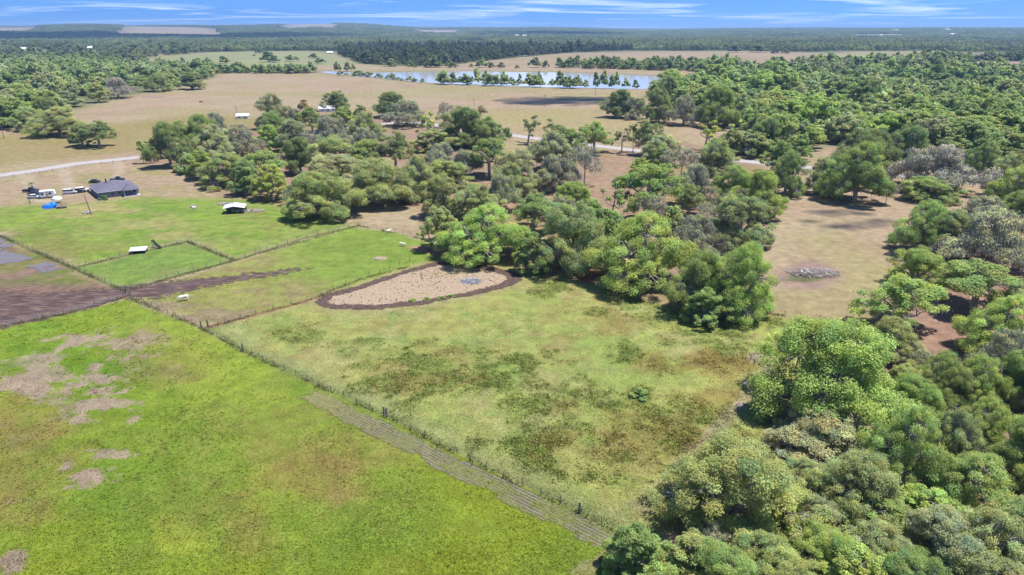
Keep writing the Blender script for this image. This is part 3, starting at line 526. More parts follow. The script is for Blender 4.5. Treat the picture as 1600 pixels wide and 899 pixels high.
FORM = {'dome': 'broad oak', 'soft': 'feathery oak', 'open': 'open-crowned oak', 'round': 'compact oak', 'mossy': 'moss-draped oak', 'bare': 'nearly bare leaning tree', 'slim': 'slim upright tree', 'bush': 'low bush', 'gnarl': 'gnarled sparse tree', 'mid': 'full-crowned tree'}
SIZE = {'dome': (21, 14), 'soft': (18, 11), 'open': (16, 10), 'round': (14, 9), 'mossy': (18, 11), 'bare': (12, 7), 'slim': (6, 3), 'bush': (6, 3), 'gnarl': (11, 7), 'mid': (17, 11)}
trnd = random.Random(5); tcount = {}; ALLTREES = []
def plant(x, y, W, H, form, col, place, label=None, z=0.0):
    i = tcount.get(form, 0); tcount[form] = i+1; p = T[form][i % len(T[form])]
    big = SIZE[form]; sz = 'large ' if W > big[0] else ('small ' if W < big[1] else '')
    lab = label or f"{sz}{LOOK[col]} {FORM[form]} {place}"
    nm = 'bush' if form == 'bush' else ('dead_tree' if form == 'bare' else ('tree' if form in ('slim', 'mid', 'gnarl') else 'oak_tree'))
    e = empty(nm, (x, y, z), trnd.uniform(0, 6.28)); s = W/p['W']; e.scale = (s*trnd.uniform(.94, 1.06), s*trnd.uniform(.94, 1.06), H/p['H'])
    tag(e, lab, 'bush' if form == 'bush' else 'tree', None if label else lab[:1].upper()+lab[1:]+', look-alikes')
    e['place'] = place
    c = link('crown', p['crown'], e); k = CLR[col]; v = trnd.uniform(.88, 1.12); c.color = (k[0]*v*trnd.uniform(.94, 1.06), k[1]*v, k[2]*v, 1)
    link('trunk', p['trunk'], e)
    if p['moss']: link('spanish_moss', p['moss'], e)['kind'] = 'stuff'
    ALLTREES.append((x, y, W)); return e
def solve(x0, x1, yt, yb):
    """box of a crown in the photo -> place, width and height, its foot on the ground"""
    u = (x0+x1)/2+(14 if 330 < yb < 530 and x0 > 1330 else 0); w = (x1-x0)*((0.94 if yb > 800 else 1.10) if u < 1090 else (1.17 if yb > 640 else 0.99)); lo, hi = 40.0, 1500.0
    for _ in range(40):
        y = (lo+hi)/2; dep = y*CP+(CH-5)*SP; R = w*dep/FPX/2
        v = PX(0, y-0.72*R, 0.8)[1]
        if v > yb: lo = y
        else: hi = y
    dep = y*CP+(CH-5)*SP; R = w*dep/FPX/2; x = (u-800)/FPX*dep
    lo, hi = 2.0, 40.0
    for _ in range(30):
        h = (lo+hi)/2
        if PX(0, y+0.15*R, h*.97)[1] > yt: lo = h
        else: hi = h
    return x, y, 2*R, h
def trees(place, L):
    for q in L:
        x0, x1, yt, yb, form, col = q[:6]; x, y, W, h = solve(x0, x1, yt, yb)
        if form == 'bush': h = min(max(h, .35*W), .9*W)
        elif form in ('slim', 'gnarl', 'bare'): h = min(max(h, .7*W), 3.0*W)
        else: h = min(max(h, .43*W), 1.15*W)
        plant(x, y, W, h, form, col, place, q[6] if len(q) > 6 else None)
trees('beside the sand road near the house', [
 (216, 227, 220, 254, 'slim', 'olive'), (226, 241, 221, 254, 'slim', 'olive'), (237, 292, 193, 262, 'dome', 'dark'), (262, 302, 190, 238, 'open', 'green'), (292, 342, 181, 240, 'dome', 'green'), (318, 354, 175, 222, 'mossy', 'grey'),
 (305, 362, 196, 250, 'soft', 'grey'), (352, 402, 195, 246, 'mossy', 'grey'), (272, 306, 240, 270, 'bush', 'sage'), (294, 336, 236, 280, 'round', 'bright'), (320, 386, 240, 292, 'soft', 'olive'), (360, 404, 252, 305, 'round', 'dark'),
 (383, 440, 238, 295, 'open', 'green'), (396, 450, 258, 313, 'round', 'yellow', 'yellow-tipped green round oak above the brush by the metal shelter'), (404, 437, 196, 237, 'round', 'bright', 'small bright round tree alone on bare sand inside the grove'),
 (404, 453, 148, 202, 'soft', 'grey'), (405, 452, 176, 216, 'dome', 'dark'), (444, 492, 216, 272, 'dome', 'deep'), (436, 478, 188, 235, 'soft', 'grey'), (508, 543, 143, 182, 'open', 'dark', 'dark open oak standing highest at the back of the grove'),
 (468, 486, 156, 196, 'slim', 'brown'), (448, 474, 166, 202, 'mossy', 'pale'), (470, 504, 168, 206, 'open', 'green'), (488, 542, 182, 235, 'mossy', 'grey'), (520, 556, 168, 205, 'round', 'green'), (555, 574, 165, 195, 'slim', 'dark'), (542, 600, 176, 232, 'soft', 'sage'),
 (490, 560, 214, 275, 'soft', 'sage'), (545, 592, 200, 252, 'mossy', 'pale'), (553, 600, 220, 268, 'open', 'green'), (594, 642, 203, 268, 'open', 'dark'), (449, 486, 266, 322, 'soft', 'grey'),
 (455, 556, 268, 345, 'dome', 'olive', 'big olive green spreading oak at the lawn corner of the grove'), (541, 646, 250, 324, 'dome', 'sage', 'big sage green dome oak beside the olive corner oak'), (478, 560, 243, 302, 'soft', 'grey')])
trees('in the middle of the grove', [
 (588, 633, 145, 184, 'dome', 'deep'), (609, 663, 157, 198, 'mossy', 'grey'), (655, 686, 175, 222, 'gnarl', 'yellow'), (648, 706, 203, 238, 'round', 'sage'), (683, 708, 160, 200, 'bare', 'brown'), (690, 762, 168, 230, 'dome', 'dark'),
 (740, 758, 166, 205, 'slim', 'brown'), (744, 783, 182, 232, 'open', 'green'), (738, 790, 218, 278, 'open', 'green'), (664, 716, 224, 268, 'mossy', 'pale'), (703, 748, 235, 276, 'mossy', 'grey'), (625, 678, 238, 312, 'soft', 'sage'), (660, 727, 252, 300, 'soft', 'olive'),
 (806, 844, 182, 224, 'gnarl', 'dark', 'dark gnarled leaning tree against the tan pasture'), (785, 800, 199, 213, 'bush', 'dark'), (878, 912, 180, 245, 'open', 'green'), (905, 952, 191, 240, 'open', 'green'), (828, 896, 207, 268, 'soft', 'grey'), (853, 888, 196, 240, 'open', 'dark'),
 (892, 936, 226, 292, 'bare', 'grey', 'grey nearly bare forked tree at the edge of the inner clearing'), (778, 846, 236, 306, 'soft', 'grey'), (836, 902, 243, 300, 'mossy', 'grey'), (770, 828, 256, 312, 'soft', 'sage'), (958, 986, 200, 238, 'gnarl', 'grey'), (982, 997, 194, 236, 'slim', 'grey'), (992, 1034, 190, 243, 'open', 'dark')])
trees('in the grove behind the mud ring', [
 (663, 722, 274, 340, 'soft', 'olive'), (708, 782, 288, 345, 'soft', 'sage'), (757, 808, 272, 330, 'mossy', 'olive'), (661, 714, 325, 391, 'round', 'sage', 'grey-green rounded oak over the orange sand heap'), (698, 816, 324, 413, 'dome', 'bright', 'large bright green domed oak beside the loop of mud'),
 (798, 868, 304, 365, 'open', 'green'), (863, 928, 286, 335, 'dome', 'bright'), (856, 904, 308, 352, 'mossy', 'grey'), (806, 838, 350, 405, 'mossy', 'pale', 'small whitish moss-covered tree between two green oaks'), (808, 862, 366, 428, 'round', 'green'),
 (843, 948, 322, 430, 'dome', 'sage', 'tall sage green domed oak beside orange bare soil'), (888, 952, 312, 368, 'round', 'green'), (936, 976, 288, 348, 'gnarl', 'green'), (933, 1068, 338, 458, 'dome', 'bright', 'large bright oak casting a round shadow on the paddock'),
 (1048, 1142, 394, 492, 'dome', 'green'), (1104, 1205, 384, 500, 'dome', 'bright', 'big bright oak at the paddock corner by the tan clearing'), (1068, 1138, 452, 508, 'round', 'green'), (1053, 1122, 338, 402, 'mossy', 'grey'), (1108, 1200, 308, 392, 'soft', 'sage'), (1113, 1162, 303, 352, 'mossy', 'olive'),
 (980, 1056, 260, 348, 'open', 'bright'), (983, 1018, 248, 285, 'round', 'bright'), (1013, 1052, 228, 275, 'round', 'green'), (1043, 1088, 230, 282, 'bare', 'brown'), (1058, 1112, 258, 322, 'mossy', 'grey'), (1058, 1096, 284, 335, 'open', 'dark'), (1085, 1152, 220, 275, 'soft', 'sage'),
 (1098, 1142, 216, 255, 'round', 'yellow'), (1118, 1182, 260, 318, 'dome', 'green'), (1150, 1223, 268, 342, 'dome', 'bright'), (1178, 1210, 308, 348, 'round', 'dark'), (1006, 1062, 212, 258, 'soft', 'grey'), (1077, 1126, 190, 236, 'gnarl', 'yellow', 'thin yellow-leaved tree at the far end of the grove'), (1126, 1160, 192, 240, 'round', 'dark'),
 (1000, 1045, 305, 360, 'bare', 'brown'), (1030, 1075, 318, 366, 'bush', 'olive'), (940, 985, 330, 372, 'bush', 'green'), (1085, 1125, 320, 362, 'bare', 'grey')])
trees('round the tan clearing', [
 (1196, 1242, 222, 270, 'round', 'green'), (1199, 1258, 238, 306, 'dome', 'dark'), (1262, 1312, 240, 304, 'soft', 'grey'), (1288, 1388, 224, 320, 'dome', 'green', 'massive green oak alone in the tan clearing'), (1298, 1402, 204, 282, 'dome', 'deep'), (1380, 1450, 198, 262, 'dome', 'deep'),
 (1401, 1525, 228, 304, 'mossy', 'purple', 'purple-grey half-dead oak draped with moss'), (1412, 1494, 288, 316, 'soft', 'green', 'low wide green oak at the foot of the purple-grey oak'), (1375, 1400, 285, 318, 'bare', 'grey'), (1508, 1560, 222, 282, 'dome', 'dark'), (1548, 1606, 240, 296, 'soft', 'sage'), (1590, 1640, 230, 290, 'dome', 'dark'),
 (1384, 1482, 318, 400, 'dome', 'green'), (1438, 1502, 322, 402, 'soft', 'sage'), (1488, 1562, 308, 362, 'mossy', 'pale'), (1460, 1612, 330, 432, 'mossy', 'pale', 'huge pale oak covered in hanging moss'), (1550, 1625, 264, 330, 'dome', 'bright'), (1545, 1620, 300, 358, 'dome', 'green')])
trees('in the wood below the brush pile', [
 (1335, 1455, 434, 522, 'open', 'bright', 'wide bright oak with pale forked trunk at the clearing edge'), (1377, 1472, 388, 455, 'dome', 'bright'), (1458, 1572, 412, 492, 'open', 'green'), (1508, 1630, 466, 566, 'dome', 'bright'), (1204, 1392, 503, 690, 'dome', 'bright', 'biggest bright green oak leaning out over the paddock corner'),
 (1348, 1440, 498, 570, 'soft', 'olive'), (1398, 1452, 534, 578, 'mossy', 'pale'), (1428, 1512, 555, 640, 'dome', 'green'), (1490, 1572, 560, 640, 'dome', 'bright'), (1530, 1622, 518, 606, 'mossy', 'pale'), (1560, 1650, 545, 640, 'dome', 'green'), (1380, 1440, 566, 636, 'soft', 'olive'),
 (1192, 1222, 600, 660, 'bush', 'sage')])
trees('in the thick wood beside the furrowed strip', [
 (1222, 1368, 652, 742, 'soft', 'pale', 'wide pale feathery oak under the biggest bright oak'), (1058, 1242, 688, 862, 'dome', 'olive', 'great olive oak reaching over the paddock track'), (1186, 1268, 780, 858, 'round', 'yellow'), (943, 1048, 822, 918, 'round', 'green', 'dark-leaved oak at the end of the furrowed strip'),
 (1362, 1468, 640, 782, 'dome', 'green'), (1232, 1302, 722, 800, 'soft', 'sage'), (1288, 1402, 712, 838, 'dome', 'sage'), (1448, 1532, 640, 750, 'soft', 'sage'), (1508, 1584, 630, 722, 'dome', 'bright'), (1458, 1582, 712, 830, 'dome', 'green'), (1566, 1650, 628, 770, 'dome', 'green'), (1416, 1504, 768, 846, 'round', 'bright'),
 (1252, 1316, 780, 852, 'soft', 'pale'), (1338, 1418, 776, 858, 'round', 'green'), (1318, 1424, 816, 915, 'soft', 'sage'), (1416, 1524, 800, 915, 'soft', 'pale'), (1480, 1604, 795, 925, 'soft', 'sage'), (1244, 1340, 822, 920, 'dome', 'bright'), (1290, 1396, 858, 960, 'round', 'bright'), (1542, 1660, 780, 915, 'dome', 'sage'),
 (1156, 1252, 838, 940, 'soft', 'olive'), (1030, 1134, 836, 930, 'round', 'olive'), (1080, 1184, 856, 970, 'dome', 'green'), (985, 1080, 880, 985, 'round', 'bright'), (1380, 1500, 872, 990, 'dome', 'green'), (1500, 1650, 880, 1010, 'soft', 'sage'), (1200, 1300, 880, 1000, 'dome', 'olive'), (1390, 1470, 590, 670, 'dome', 'bright'), (1640, 1760, 680, 830, 'dome', 'green'), (1640, 1760, 560, 690, 'soft', 'sage'), (1630, 1720, 440, 540, 'dome', 'green'), (1100, 1150, 826, 880, 'bare', 'grey')])
trees('at the pasture edge of the right-hand wood', [
 (947, 992, 141, 184, 'dome', 'deep'), (968, 1012, 152, 186, 'mossy', 'olive'), (1010, 1050, 138, 192, 'dome', 'dark'), (1044, 1092, 150, 196, 'mossy', 'grey', 'grey leafless-looking tree at the wood edge by the pasture'), (1020, 1060, 120, 165, 'dome', 'deep'), (1088, 1152, 136, 200, 'dome', 'green'), (1130, 1180, 148, 196, 'soft', 'sage'), (1165, 1220, 185, 240, 'dome', 'dark'), (1205, 1245, 178, 232, 'mossy', 'brown'), (1235, 1270, 205, 250, 'round', 'green')])
trees('on the open pasture left of the road', [
 (55, 128, 168, 214, 'dome', 'sage', 'wide sage green oak on the left pasture'), (52, 100, 154, 200, 'dome', 'dark'), (25, 62, 168, 204, 'soft', 'sage'), (110, 142, 194, 228, 'round', 'sage'), (132, 174, 190, 230, 'open', 'dark', 'dark open oak at the tip of the left pasture clump'), (84, 122, 143, 168, 'round', 'grey'), (162, 206, 122, 154, 'mossy', 'purple', 'purple-grey oak on the left pasture edge'), (138, 168, 130, 160, 'round', 'sage'),
 (225, 266, 116, 143, 'dome', 'dark'), (279, 318, 114, 140, 'round', 'dark', 'dark oak clump alone on the pasture below the lake')])
LMK = [(G(u, v), s_) for u, v, s_ in ((368, 332, 'the metal shelter'), (505, 335, 'the olive corner oak'), (593, 315, 'the big sage dome oak'), (757, 395, 'the bright oak by the mud loop'), (900, 415, 'the tall sage domed oak'), (1000, 440, 'the oak with the round shadow'), (1155, 480, 'the paddock corner oak'), (914, 290, 'the grey forked tree'),
 (1338, 305, 'the massive clearing oak'), (1462, 292, 'the purple-grey oak'), (1535, 410, 'the huge mossy oak'), (1395, 505, 'the oak with pale forked trunk'), (1300, 640, 'the biggest bright oak'), (1295, 720, 'the wide pale oak'), (1150, 820, 'the great olive oak'), (995, 895, 'the end of the furrowed strip'), (1068, 190, 'the leafless-looking grey tree'), (825, 218, 'the dark gnarled tree'), (420, 232, 'the lone bright tree on sand'), (685, 388, 'the orange sand heap'), (512, 174, 'the hidden white building'), (235, 252, 'the slim roadside trees'), (1270, 428, 'the brush pile'))]
for o_ in list(bpy.data.objects):      # name trees after what they stand next to
    if o_.get('category') in ('tree', 'bush') and 'look-alikes' in o_.get('group', ''):
        dd = [(math.hypot(o_.location.x-p_[0], o_.location.y-p_[1]), s_) for p_, s_ in LMK]; dm, s_ = min(dd); pl = o_['place']
        if dm < 30: lb = o_['label'].replace(pl, ('close beside ' if dm < 15 else 'a crown away from ')+s_); o_['label'] = lb; o_['group'] = lb[:1].upper()+lb[1:]+', look-alikes'
# ---- far and distant trees: scattered by region; the largest in view become things, the rest is one wood
prng = np.random.default_rng(99); CAND = []
def scatter(P, step, Wm, cols, jitter=.45, dens=1.0, Hm=.78, lake=-4, gap=.60):
    x0, y0, x1, y1 = bbox(P, 0); a, b = np.meshgrid(np.arange(x0, x1, step), np.arange(y0, y1, step)); a = a.ravel(); b = b.ravel()
    a = a+prng.uniform(-jitter, jitter, len(a))*step; b = b+prng.uniform(-jitter, jitter, len(b))*step
    k = (sdp(P, a, b) > 0) & (prng.random(len(a)) < dens)
    for F_ in FIELDS_FAR: k &= sdp(F_, a, b) < 0
    k &= sdp(LAKE, a, b) < lake
    u, v, _ = PX(a, np.maximum(b, 30), 0); k &= (u > -260) & (u < 1860)
    k &= fbm(a, b, 120, 151, 4) < gap
    cn = fbm(a, b, 70, 153, 3)
    for x, y, cv in zip(a[k], b[k], cn[k]):
        if any((x-t[0])**2+(y-t[1])**2 < (.33*(t[2]+Wm))**2 for t in ALLTREES[:ntree0]): continue
        w = Wm*prng.uniform(.5, 1.35); w *= 1.35 if prng.random() < .1 else 1; ci = int(np.clip((cv-.28)/.44*len(cols)+prng.normal(0, 1.3), 0, len(cols)-1)); CAND.append((x, y, w, w*Hm*prng.uniform(.7, 1.25), cols[ci]))
ntree0 = len(ALLTREES)
scatter(WOODS['left'], 11.5, 17, ['green', 'dark', 'green', 'sage', 'grey', 'deep', 'sage', 'olive'])
scatter(WOODS['right'], 10.5, 16, ['green', 'dark', 'green', 'deep', 'olive', 'sage', 'bright', 'green', 'grey', 'dark'])
scatter(WOODS['right_far'], 12, 18, ['green', 'dark', 'olive', 'bright', 'sage', 'grey'])
scatter(WOODS['pine'], 12, 13, ['dark', 'grey', 'olive', 'dark', 'deep'], Hm=1.1)
scatter(GP([(-250, 105), (150, 105), (250, 109), (230, 92), (330, 81), (480, 79), (528, 78), (530, 70), (-250, 70)]), 22, 18, ['green', 'dark', 'sage', 'deep', 'grey'], dens=.75)
scatter(GP([(200, 116.5), (330, 115), (480, 115.5), (500, 113.5), (330, 111), (200, 111)]), 9, 12, ['dark', 'green', 'deep', 'sage'])
scatter(GP([(870, 106.5), (1090, 112), (1100, 103.5), (960, 103.5), (870, 104)]), 13, 16, ['dark', 'deep', 'green'])
scatter(GP([(690, 132.2), (860, 137.6), (985, 140.2), (1010, 140), (985, 138.9), (860, 136.3), (690, 130.6)]), 8, 13, ['dark', 'deep', 'green', 'sage', 'olive'], dens=.75, lake=2, gap=.55); scatter(GP([(500, 116.5), (560, 119.5), (640, 128), (690, 131), (640, 126.5), (560, 117.5)]), 8, 7, ['olive', 'green', 'sage'], dens=.5, Hm=.5, lake=0); scatter(GP([(640, 107), (870, 107), (870, 105), (640, 105)]), 16, 13, ['dark', 'deep', 'green'], dens=.55)
scatter(GP([(360, 100), (560, 105), (640, 107), (600, 103), (530, 98)]), 30, 15, ['dark', 'deep', 'sage'], dens=.5)
for u, v, w, h in [(640, 127, 9, 8), (612, 122, 12, 7), (560, 118, 16, 8), (575, 120, 14, 7), (592, 121, 10, 6), (648, 128, 8, 6), (660, 129, 6, 4), (708, 131, 13, 17), (729, 131, 5, 7), (745, 131.5, 13, 24), (758, 132, 10, 20), (772, 132.5, 10, 14), (788, 133, 12, 20), (800, 133, 9, 12), (812, 134, 8, 18), (832, 135, 16, 16), (843, 135, 9, 22), (862, 136, 8, 12), (875, 136, 14, 24), (889, 136, 14, 16), (904, 137, 9, 18), (915, 137, 10, 12), (931, 137.5, 9, 24), (943, 138, 12, 26), (955, 138, 8, 20), (962, 138.5, 10, 24), (978, 139, 10, 16), (993, 139, 9, 14),
                   (527, 113, 9, 15), (543, 112, 9, 15), (552, 111, 6, 11), (500, 100, 13, 9), (576, 100, 16, 9), (596, 101, 13, 9), (612, 104, 18, 11), (638, 101, 6, 9), (660, 101, 10, 12), (676, 105, 18, 13), (325, 99, 8, 9), (350, 99, 13, 11), (420, 97, 20, 16), (455, 96, 16, 9), (490, 92, 10, 8), (286, 100, 6, 10), (405, 84, 9, 9), (430, 98, 12, 10), (397, 88, 4, 3), (1092, 79, 14, 10), (1148, 82, 16, 12), (1185, 82, 22, 12), (1210, 84, 10, 6), (1228, 84, 10, 7), (1225, 76, 9, 6), (1304, 79, 12, 7), (1000, 76, 10, 8), (1016, 78, 9, 8), (1118, 76, 4, 5), (1132, 76, 4, 5), (1150, 75, 10, 6), (1165, 77, 10, 7)]:
    x, y = G(u, v); dep = PX(x, y)[2]; CAND.append((x, y, max(1.45*w*dep/FPX, 6), max(1.05*h*dep/FPX, 5), prng.choice(['dark', 'deep', 'green', 'sage'])))
CAND.sort(key=lambda c: -c[2]*max(c[3], 6)/(PX(c[0], c[1])[2]**2)*(1.0 if -5 < PX(c[0], c[1])[0] < 1605 else 0.0))
def region(x, y):
    u, v, _ = PX(x, y)
    if u < 335: return 'in the wood beyond the left pasture'
    if y > 620 and u < 1040: return 'on the lake shore'
    return 'in the deep wood right of the pasture'
K = max(0, 300-len(ALLTREES)); REST = CAND[K:]
for x, y, w, h, c in CAND[:K]: plant(x, y, w, h, 'mid', str(c), region(x, y), z=float(hz(np.array(x), np.array(y))))
# the rest: instanced low-detail trees
def low_tree(seed, W, H, n, leaf):
    t = make_tree(seed, W, H, 7, 26, n, leaf, rc=(.16, .26), skirt=.04); me = t['crown']; me.materials.clear(); me.materials.append(M_leaf_far); o = bpy.data.objects.new('wood_piece', me); return o
LOW = [low_tree(201, 16, 12, 520, 1.7), low_tree(202, 16, 13, 520, 1.7)]
def wood_patch(seed):
    """a stretch of closed canopy 120 m across, for distances of kilometres"""
    global rng
    rng = np.random.default_rng(seed); n = 60; c = np.stack([rng.uniform(-60, 60, n), rng.uniform(-60, 60, n)], 1); P = []; Nn = []; S = []; TT = []
    for q in c:
        w = rng.uniform(6, 10); h = rng.uniform(9, 16); m = 26; d = unit(m, -.1); P.append(np.array([q[0], q[1], h*.45])+d*np.array([w, w, h*.55])*rng.uniform(.8, 1.1, (m, 1))); e = d+rng.normal(0, .4, (m, 3)); Nn.append(e/np.linalg.norm(e, axis=1)[:, None]); S.append(rng.uniform(3.5, 6, m)); b = math.exp(rng.normal(0, .2)); TT.append(np.repeat([[b*rng.uniform(.9, 1.1), b, b*rng.uniform(.85, 1.1)]], 4*m, 0))
    V, F = quads(np.concatenate(P), np.concatenate(Nn), np.concatenate(S), 1.2); me = npmesh('wood_piece', V, F, M_leaf_far); attr(me, 'tint', np.concatenate(TT), 'FLOAT_COLOR'); return bpy.data.objects.new('wood_piece', me)
PATCH = [wood_patch(301), wood_patch(302)]
def instancer(name, pos, rot, scl, tcol, kind, protos, label):
    me = bpy.data.meshes.new(name); me.vertices.add(len(pos)); me.vertices.foreach_set('co', np.asarray(pos, np.float32).ravel())
    attr(me, 'rz', rot); attr(me, 'sc', scl[:, 0]); attr(me, 'sz', scl[:, 1]); attr(me, 'tc', tcol, 'FLOAT_COLOR'); attr(me, 'kd', kind, 'INT'); o = link(name, me)
    ng = bpy.data.node_groups.new(name, 'GeometryNodeTree'); ng.interface.new_socket('Geometry', in_out='INPUT', socket_type='NodeSocketGeometry'); ng.interface.new_socket('Geometry', in_out='OUTPUT', socket_type='NodeSocketGeometry')
    n = ng.nodes; l = ng.links; gi = n.new('NodeGroupInput'); go = n.new('NodeGroupOutput'); j = n.new('GeometryNodeJoinGeometry')
    def na(nm, ty='FLOAT'):
        q = n.new('GeometryNodeInputNamedAttribute'); q.data_type = ty; q.inputs['Name'].default_value = nm; return q.outputs['Attribute']
    r = n.new('ShaderNodeCombineXYZ'); l.new(na('rz'), r.inputs[2]); s = n.new('ShaderNodeCombineXYZ'); sx = na('sc'); l.new(sx, s.inputs[0]); l.new(sx, s.inputs[1]); l.new(na('sz'), s.inputs[2]); kd = na('kd', 'INT')
    for i, p in enumerate(protos):
        oi = n.new('GeometryNodeObjectInfo'); oi.inputs['Object'].default_value = p; oi.inputs['As Instance'].default_value = True
        cm = n.new('FunctionNodeCompare'); cm.data_type = 'INT'; cm.operation = 'EQUAL'
        ia = [k for k in cm.inputs if k.enabled and k.type == 'INT']; l.new(kd, ia[0]); ia[1].default_value = i
        ip = n.new('GeometryNodeInstanceOnPoints'); l.new(gi.outputs[0], ip.inputs['Points']); l.new(cm.outputs[0], ip.inputs['Selection']); l.new(oi.outputs['Geometry'], ip.inputs['Instance']); l.new(r.outputs[0], ip.inputs['Rotation']); l.new(s.outputs[0], ip.inputs['Scale']); l.new(ip.outputs[0], j.inputs[0])
    l.new(j.outputs[0], go.inputs[0]); md = o.modifiers.new('scatter', 'NODES'); md.node_group = ng
    return tag(o, label, None, None, 'stuff')
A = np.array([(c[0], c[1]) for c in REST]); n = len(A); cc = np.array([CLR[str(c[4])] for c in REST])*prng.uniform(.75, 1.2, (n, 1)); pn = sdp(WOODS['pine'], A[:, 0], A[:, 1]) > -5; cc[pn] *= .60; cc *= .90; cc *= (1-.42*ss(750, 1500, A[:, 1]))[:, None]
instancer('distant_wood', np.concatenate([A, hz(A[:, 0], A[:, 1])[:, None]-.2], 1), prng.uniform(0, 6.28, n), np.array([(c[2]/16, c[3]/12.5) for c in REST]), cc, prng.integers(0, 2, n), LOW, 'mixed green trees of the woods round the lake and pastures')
# woods beyond two kilometres
pp = []
for D0, D1, st in ((1900, 3600, 80), (3600, 8000, 105), (8000, 20000, 190)):
    ys = np.arange(D0, D1, st)
    for y in ys:
        xs_ = np.arange(-y*.86, y*.86, st); xs_ = xs_+prng.uniform(-.4, .4, len(xs_))*st; pp.append(np.stack([xs_, y+prng.uniform(-.4, .4, len(xs_))*st, np.full(len(xs_), st/100.0)], 1))
pp = np.concatenate(pp); k = np.ones(len(pp), bool)
for F_ in FIELDS_FAR: k &= sdp(F_, pp[:, 0], pp[:, 1]) < -25
k &= fbm(pp[:, 0], pp[:, 1], 900, 131, 3) < 0.66+0.1*(pp[:, 1] > 6000)
for w_ in ('pine', 'right_far'): k &= sdp(WOODS[w_], pp[:, 0], pp[:, 1]) < 0
pp = pp[k]; n = len(pp); tn = fbm(pp[:, 0], pp[:, 1], 700, 133, 3)[:, None]; cc = np.array(CLR['dark'])*(1-tn)+np.array(CLR['sage'])*tn*.9
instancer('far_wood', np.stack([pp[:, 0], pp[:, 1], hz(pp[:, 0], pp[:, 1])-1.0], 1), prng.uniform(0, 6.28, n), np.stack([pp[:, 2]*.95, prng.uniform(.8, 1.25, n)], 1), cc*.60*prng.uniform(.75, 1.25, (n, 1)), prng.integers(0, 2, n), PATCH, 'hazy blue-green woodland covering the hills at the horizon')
print('TREES', len(ALLTREES), 'rest', len(REST), 'patches', n)
# ---- PART2
# ------------------------------------------------------------------ grass and weeds
grng = np.random.default_rng(17)
def blades(name, n, region_fn, size, label, dark=1.0):
    u = grng.uniform(-40, 1640, n*4); v = 330+(940-330)*grng.random(n*4)**0.8; dx = (u-800)/FPX; dy = (449.5-v)/FPX; t = CH/(SP-dy*CP); x = dx*t; y = (CP+dy*SP)*t
    k = region_fn(x, y); x, y = x[k][:n], y[k][:n]; n = len(x); c = ground_colour(x, y)*np.exp(grng.normal(0, .13, (n, 1)))*(1+grng.normal(0, .04, (n, 3)))*1.65
    z = 0.10*(fbm(x, y, 5, 91, 3)-0.5); h = size*grng.uniform(.5, 1.3, n)*(.5+fbm(x, y, 6, 141, 3)); w = size*grng.uniform(.25, .6, n); a = grng.uniform(0, 6.28, n)
    b = np.stack([x, y, z-.02], 1); t = np.stack([np.cos(a)*w, np.sin(a)*w, 0*w], 1); up = np.stack([grng.normal(0, 1.3, n)*h, grng.normal(0, 1.3, n)*h, h], 1)
    V = np.stack([b-t, b+t, b+up], 1).reshape(-1, 3); me = npmesh(name, V, np.arange(3*n).reshape(-1, 3), M_grass); attr(me, 'col', np.repeat(np.clip(c, .01, .6), 3, 0), 'FLOAT_COLOR'); return tag(link(name, me), label, None, None, 'stuff')
M_grass, t, o = nmat('grass_blades'); a = N(t, 'ShaderNodeAttribute', attribute_name='col'); d = N(t, 'ShaderNodeBsdfDiffuse'); tr = N(t, 'ShaderNodeBsdfTranslucent'); mx = N(t, 'ShaderNodeMixShader'); mx.inputs[0].default_value = .4
t.links.new(a.outputs['Color'], d.inputs['Color']); t.links.new(a.outputs['Color'], tr.inputs['Color']); t.links.new(d.outputs[0], mx.inputs[1]); t.links.new(tr.outputs[0], mx.inputs[2]); t.links.new(mx.outputs[0], o.inputs[0])
blades('hay_grass', 110000, lambda x, y: (sdp(P_field, x, y) > 0.3), .17, 'bright green hay grass of the near field')
blades('paddock_grass', 80000, lambda x, y: (sdp(P_padd, x, y) > 0.3) & (sdp(P_ring, x, y) < -2.5), .17, 'pale rough grass of the fenced paddock')
blades('meadow_grass', 50000, lambda x, y: (np.maximum(sdp(P_mid, x, y), np.maximum(sdp(P_inner, x, y), sdp(P_lawn, x, y))) > .3) & (sdp(P_ring, x, y) < -2.5) & (sdp(P_mud, x, y) < -1), .2, 'grazed green grass between the fences and lawn')
# leafy weeds: small clumps where the ground shows weeds
def weeds():
    n0 = 240000; u = grng.uniform(330, 1340, n0); v = grng.uniform(420, 850, n0); dx = (u-800)/FPX; dy = (449.5-v)/FPX; t = CH/(SP-dy*CP); x = dx*t; y = (CP+dy*SP)*t
    ground_colour(x, y); k = grng.random(n0) < WEED*.3; x, y = x[k], y[k]; n = min(len(x), 12500); x, y = x[:n], y[:n]; c = ground_colour(x, y); m = 5
    P = np.repeat(np.stack([x, y, 0*x+.12], 1), m, 0)+grng.normal(0, 1, (n*m, 3))*np.array([.22, .22, .09]); P[:, 2] = np.abs(P[:, 2]); nn = grng.normal(0, .7, (n*m, 3))+np.array([0, 0, .8]); nn /= np.linalg.norm(nn, axis=1)[:, None]
    V, F = quads(P, nn, grng.uniform(.10, .26, n*m)); me = npmesh('weeds', V, F, M_grass); col = np.repeat(1.5*c*np.exp(grng.normal(0, .22, (n, 1))), m, 0)*np.exp(grng.normal(0, .15, (n*m, 1))); attr(me, 'col', np.repeat(np.clip(col, .01, .6), 4, 0), 'FLOAT_COLOR'); tag(link('weeds', me), 'dark patches of leafy weeds spread over the paddock', None, None, 'stuff')
weeds()
